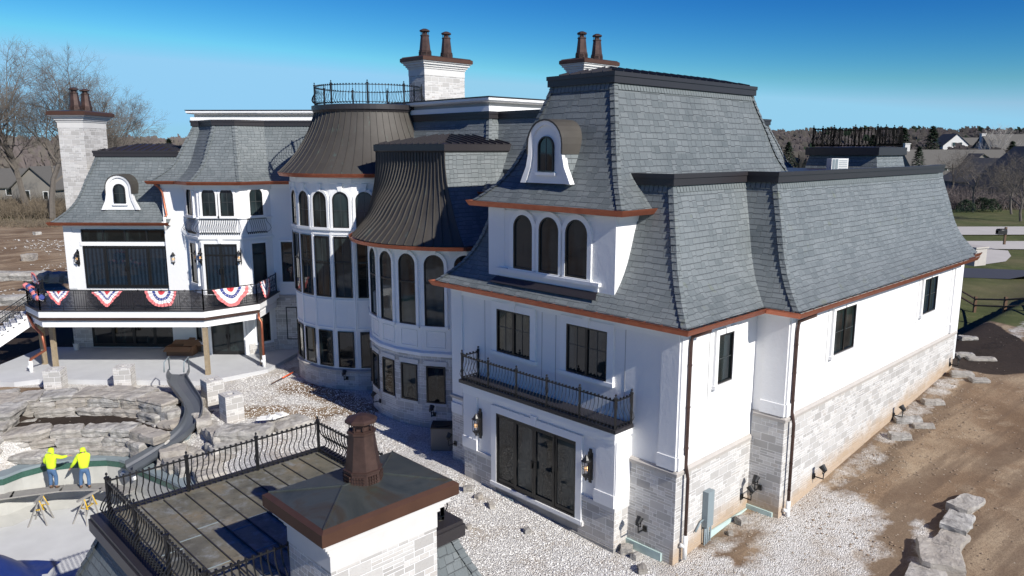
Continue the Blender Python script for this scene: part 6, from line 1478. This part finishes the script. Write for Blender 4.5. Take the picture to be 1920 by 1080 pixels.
def woods(name, label, amin, amax, n, mat, seed, dmin=300, dmax=900, hmul=1.0):
    r = random.Random(seed); mb = MB()
    for k in range(n):
        a = math.radians(r.uniform(amin, amax)); d = dmin + (dmax - dmin) * r.random() ** 1.15; x, y = d * math.sin(a), d * math.cos(a); z = ridge(x, y) - 1; h = r.uniform(7, 11.5) * hmul; s = h * .36; c = Vector((x, y, z))
        nf = 34 if d < 500 else 20
        for q in range(nf):
            # upward fans of fine limbs, dense low, ragged on top
            b = r.random() * 6.28; e = r.uniform(.1, 1); tip = c + Vector((math.cos(b) * s * e, math.sin(b) * s * e, h * (1.05 - .55 * e * e) * r.uniform(.75, 1.05))); m_ = c + Vector((math.cos(b) * s * e * .3, math.sin(b) * s * e * .3, h * r.uniform(.15, .5))); wv = Vector((math.cos(a), -math.sin(a), 0)) * r.uniform(.25, .8) * (1 if d < 400 else 1.5)
            mb.face([m_, tip + wv * 1.1, tip - wv * 1.1 + VZ * .5]); mb.face([m_ - wv * .5, m_ + wv * .5, tip])
    return tag(build(name, mb, M[mat], recalc=False), label, 'woods', kind='stuff')
woods('far_woods', 'brown leafless woods covering the ridge behind the mansion', -42, 42, 2600, 'twigred', 1)
woods('far_woods', 'grey-brown leafless woods mixed through the ridge', -42, 42, 2200, 'twig', 2)
woods('far_evergreens', 'scattered dark evergreens along the ridge line', 8, 42, 90, 'pine', 6, 300, 880, 1.15)

# houses
def gable(mb, c, u, v, hu, hv, z0, ze, zr, over=.5, m=0, wm=None):
    """walls into wm, roof into mb; ridge runs along u"""
    c = Vector(c); P = [c - u * hu - v * hv, c + u * hu - v * hv, c + u * hu + v * hv, c - u * hu + v * hv]
    for i in range(4): a, b = P[i], P[(i + 1) % 4]; wm.face([a + VZ * z0, b + VZ * z0, b + VZ * ze, a + VZ * ze])
    for s in (-1, 1): a, b = c + u * hu * s - v * hv, c + u * hu * s + v * hv; wm.face([a + VZ * ze, b + VZ * ze, c + u * hu * s + VZ * zr])
    k = over * (zr - ze) / hv
    for s in (-1, 1):
        a, b = c - u * (hu + over) + v * s * (hv + over) + VZ * (ze - k), c + u * (hu + over) + v * s * (hv + over) + VZ * (ze - k); r0, r1 = c + u * (hu + over) + VZ * zr, c - u * (hu + over) + VZ * zr
        mb.face([a, b, r0, r1], m=m); mb.face([a - VZ * .25, b - VZ * .25, b, a], m=m); mb.face([a - VZ * .25, b - VZ * .25, r0 - VZ * .25, r1 - VZ * .25], m=m)
        for p, q in ((a, r1), (b, r0)): mb.face([p, q, q - VZ * .25, p - VZ * .25], m=m)
def house(name, label, loc, blocks, wall, wins, porch=None, chim=None, trim='hwhite'):
    h = thing(name, label, 'house', loc, 'neighbouring houses'); wm, rm = MB(), MB(); L = Vector(loc)
    for (dx, dy, ang, hu, hv, ze, zr) in blocks:
        u = Vector((math.cos(ang), math.sin(ang), 0)); v = Vector((-u.y, u.x, 0)); gable(rm, L + Vector((dx, dy, 0)), u, v, hu, hv, -1.5, ze, zr, wm=wm)
    build('wall', wm, M[wall], h, recalc=False); build('roof', rm, M['hroof'], h, recalc=False)
    for (x, y, z, w_, hh, ang) in wins:
        u = Vector((math.cos(ang), math.sin(ang), 0)); n = Vector((u.y, -u.x, 0)); c = L + Vector((x, y, z)); mb = MB()
        for a, b, cc_, d in ((-w_ / 2 - .15, -w_ / 2, -.15, hh + .15), (w_ / 2, w_ / 2 + .15, -.15, hh + .15), (-w_ / 2, w_ / 2, -.15, 0), (-w_ / 2, w_ / 2, hh, hh + .15)): mb.box(c, (u, n, VZ), (a, 0, cc_), (b, .1, d))
        f = build('window', mb, M[trim], h, recalc=False); mb = MB(); mb.face([c + u * a + VZ * b + n * .05 for a, b in ((-w_ / 2, 0), (w_ / 2, 0), (w_ / 2, hh), (-w_ / 2, hh))]); build('pane', mb, M['glass'], f, recalc=False)
    if porch:
        x0, x1, y0, dep = porch; mb = MB(); mb.box(L, (VX, VY, VZ), (x0, y0 - dep, 2.7), (x1, y0, 2.95)); mb.face([L + Vector(q) for q in ((x0 - .3, y0 - dep - .4, 2.95), (x1 + .3, y0 - dep - .4, 2.95), (x1, y0, 4.3), (x0, y0, 4.3))]); build('porch_roof', mb, M['hroof'], h)
        k = 4
        for i in range(k + 1): mb = MB(); x = x0 + (x1 - x0) * i / k; mb.box(L, (VX, VY, VZ), (x - .12, y0 - dep + .1, -1), (x + .12, y0 - dep + .34, 2.7)); build('porch_post', mb, M['hwhite'], h)
        mb = MB(); mb.face([L + Vector(q) for q in ((x0, y0 - .05, -.5), (x1, y0 - .05, -.5), (x1, y0 - .05, 2.6), (x0, y0 - .05, 2.6))]); build('porch_recess', mb, M['glass'], h, recalc=False)  # flat dark sheet on the wall, painted shade in place of porch depth
    if chim: mb = MB(); x, y, zt = chim; mb.box(L, (VX, VY, VZ), (x - .8, y - .7, 0), (x + .8, y + .7, zt)); mb.box(L, (VX, VY, VZ), (x - .95, y - .85, zt), (x + .95, y + .85, zt + .25)); build('chimney', mb, M['limestone'], h)
    return h
def gp(u, v, Y): p = at(u, v, Y=Y); return (p.x, p.y, 1.8)
house('brown_house', 'large taupe two-storey house with a front gable and porch, right of the far railing', gp(1800, 330, 250), [(-1, 4, 0, 16, 6.5, 5.6, 10.8), (3.5, -1.5, math.pi / 2, 4, 5.5, 5.6, 9.6), (20, 5, 0, 12, 6.0, 3.8, 8.6)], 'hwall',
      [(2.1, -5.6, 3.7, 1.3, 1.7, 0), (4.9, -5.6, 3.7, 1.3, 1.7, 0), (-7, -2.6, 3.7, 2.6, 1.5, 0), (12, -2.6, 3.7, 2.2, 1.5, 0), (22, -1.1, .8, 2.4, 1.6, 0)], porch=(-8.5, 14, -2.5, 2.2), chim=(-16, 4, 12.6))
house('blue_house', 'slate-blue gabled house behind bare trees on the right', gp(1882, 345, 185), [(0, 4, math.pi / 2, 9, 8.5, 3.4, 8.8)], 'hblue', [(-1.8, -5.1, 4.3, 1.0, 1.8, 0), (1.2, -5.1, 4.3, 1.0, 1.8, 0)])
house('shingled_house', 'grey-roofed gabled house cut off by the right edge', gp(1955, 360, 150), [(2, 4, math.pi / 2, 9, 9, 3.6, 11.5)], 'hwall', [(-2, -5.1, 3.4, 1.2, 1.6, 0)])
house('white_house', 'white gabled house higher up among the woods', (at(1779, 281, Y=420)[0], 420, 12), [(0, 0, math.pi / 2, 7, 7, 3, 9), (12, 3, 0, 8, 6, 2.5, 7), (26, 2, math.pi / 2, 5, 4.5, 2, 6.5)], 'hwhite', [(-1.5, -7.1, 2.5, 1.5, 1.8, 0), (2, -7.1, 2.5, 1.5, 1.8, 0), (26, -3.1, 1.2, 1.4, 1.6, 0)])
house('hillside_house', 'dark-roofed house at the upper right edge with a white gable', (at(1915, 285, Y=300)[0], 300, 10), [(0, 4, 0, 13, 7, 2.5, 8.5)], 'hwall', [(-6, -3.1, .3, 2.0, 1.3, 0), (3, -3.1, .3, 2.0, 1.3, 0)], chim=(-13, 4, 8.5))
house('garage', 'pale gabled house seen through bare trees left of the stone chimney', gp(84, 345, 160), [(0, 2, math.pi / 2, 6, 4.6, 3.2, 7.4)], 'hwall', [(-1.5, -4.1, .4, 1.4, 2.0, 0), (2.6, -4.1, .6, .9, 1.6, 0)])
house('long_house', 'long low house behind the bare trees at the left edge', gp(10, 345, 172), [(-6, 2, 0, 14, 5, 2.9, 6.6)], 'hwall', [(-4, -3.1, .8, 1.6, 1.3, 0), (3, -3.1, .8, 1.6, 1.3, 0)])
# roads and drives
def slab(name, pts, mat, dz=.02):
    mb = MB(); mb.face([Vector((x, y, G(x, y) + dz)) for x, y in pts]); return tag(build(name, mb, M[mat], recalc=False), kind='structure')
def strip(name, line, wd, mat, dz=.05):
    mb = MB(); P = [Vector((*p, 0)) for p in line]; Q = []
    for i, p in enumerate(P):
        d = (P[min(i + 1, len(P) - 1)] - P[max(i - 1, 0)]).normalized(); n = Vector((-d.y, d.x, 0)); Q.append((p - n * wd / 2, p + n * wd / 2))
    for (a, b), (c, d) in zip(Q[:-1], Q[1:]):
        mb.face([Vector((q.x, q.y, max(G(q.x, q.y), 0) + dz)) for q in (a, b, d, c)])
    return tag(build(name, mb, M[mat], recalc=False), kind='structure')
def L_(*pts): return [at(u, v, z=2.3).xy[:] for u, v in pts]
strip('driveway', [(40 + i * 8, 99.5 + (i * 8) * .03) for i in range(18)], 7.4, 'pavement', .10)
strip('driveway_near', [(42 + i * 6, 89.0 + (i * 6) * .0) for i in range(18)], 5.2, 'pavement', .11)
strip('driveway_apron', [(46.5, 79.5), (49.5, 81), (51.5, 83.5), (53, 86.5)], 3.2, 'pavement', .06)
strip('road', [(30 + i * 8, 75.5 - i * .9) for i in range(20)], 4.6, 'asphalt', .07)
strip('far_road', [(40 + i * 15, 158 + i * 3) for i in range(12)], 6, 'pavement', .10)
strip('dirt_track', [(-95, 70), (-70, 68), (-50, 66), (-34, 66)], 6, 'track' if 'track' in M else 'pavement', .05) if False else None
# split-rail fence
fn = thing('rail_fence', 'dark two-rail fence between the bare soil and the lawn on the right', 'fence', (33, 52, 2))
F0, F1 = at(1832, 537, z=2.2), at(1886, 561, z=2.2); d = F1 - F0; FP = [F0 + d * k for k in (-2.6, -1.7, -.85, 0, 1.0, 2.0, 3.0)]
for i, p in enumerate(FP):
    mb = MB(); z = G(p.x, p.y); mb.box(Vector((p.x, p.y, z)), (VX, VY, VZ), (-.09, -.09, -.3), (.09, .09, 1.25)); build('post', mb, M['boot'], fn)
    if i < len(FP) - 1:
        q = FP[i + 1]; zq = G(q.x, q.y)
        for h in (1.05, .55): mb = MB(); mb.tube([Vector((p.x, p.y, z + h)), Vector((q.x, q.y, zq + h))], .07, 5, smooth=False); build('rail', mb, M['boot'], fn)
p = at(1883, 455, z=2.3); mx = thing('mailbox', 'black mailbox on a post beside the concrete drives', 'mailbox', (p.x, p.y, 2.2)); mb = MB(); mb.box(p, (VX, VY, VZ), (-.1, -.1, -.2), (.1, .1, 1.75)); build('post', mb, M['boot'], mx)
mb = MB(); mb.box(p, (VX, VY, VZ), (-.95, -.25, .95), (.05, .25, 1.35)); mb.tube([p + Vector((-.95, 0, 1.33)), p + Vector((.05, 0, 1.33))], .25, 10); build('box', mb, M['black'], mx)
p = at(1884, 388, z=2.3); g = thing('transformer_box', 'green transformer box on the lawn under the bare trees', 'utility box', (p.x, p.y, 2.2)); mb = MB(); mb.box(p, (VX, VY, VZ), (-1.2, -.8, 0), (1.2, .8, 1.3)); build('cabinet', mb, M['membrane'], g); mb = MB(); mb.box(p, (VX, VY, VZ), (-1.25, -.85, 1.3), (1.25, .85, 1.4)); mb.box(p, (VX, VY, VZ), (-1.0, -.83, .1), (-.05, -.8, 1.2)); mb.box(p, (VX, VY, VZ), (.05, -.83, .1), (1.0, -.8, 1.2)); build('lid', mb, M['slide'], g)
# concrete pier past the end of the wing
p = at(1836, 492, z=2.25); mb = MB(); mb.box(Vector((p.x, p.y, 2)), (Vector((.9, .43, 0)), Vector((-.43, .9, 0)), VZ), (-1.1, -.3, 0), (.5, 2.2, 1.6)); mb.box(Vector((p.x, p.y, 2)), (Vector((.9, .43, 0)), Vector((-.43, .9, 0)), VZ), (-1.2, -.4, 1.6), (.6, 2.3, 1.75)); tag(build('gate_pier', mb, M['stonecap']), 'pale concrete pier seen just past the end of the long wing', 'pier')
# stone ledges stepping up at the left edge
for i, (u, v, Y, l, lb) in enumerate(((30, 522, 50, 4.6, 'long pale ledge slab at the left edge, the highest on the mulch bank'), (86, 524, 50.5, 2.6, 'shaded ledge slab beside the white house wall on the mulch bank'), (118, 526, 51, 1.8, 'shaded ledge slab touching the corner of the white wall'), (18, 568, 45.5, 4.4, 'broad pale ledge slab at the left edge, second step of the bank'), (8, 600, 43, 3.8, 'pale ledge slab low at the left edge behind the stair railing'))):
    p = at(u, v, Y=Y); rock(p.x, p.y, p.z - .1, l, 1.1, .55, .05, lb, 'ledge slabs on the mulch bank at the left')

def gE(r):
    x, y = r.uniform(-75, -30), r.uniform(58, 92); n_ = noise.noise(Vector((x * .08, y * .3, 7)))
    return (x, y) if n_ > -.05 + r.random() * .35 else None
chips('rubble', 1600, gE, .03, .14, M['pavement'], 'pale rubble scattered over the open field on the left')
for i, (u, v, s_) in enumerate(((56, 488, 1.3), (70, 440, .8))):
    p = gat(u, v); rock(p.x, p.y, p.z - .1, s_, s_ * .8, s_ * .6, i, ('grey boulder at the edge of the mulch beside the dirt track', 'pale boulder farther out on the open field')[i], None, 'boulder', 'boulder')
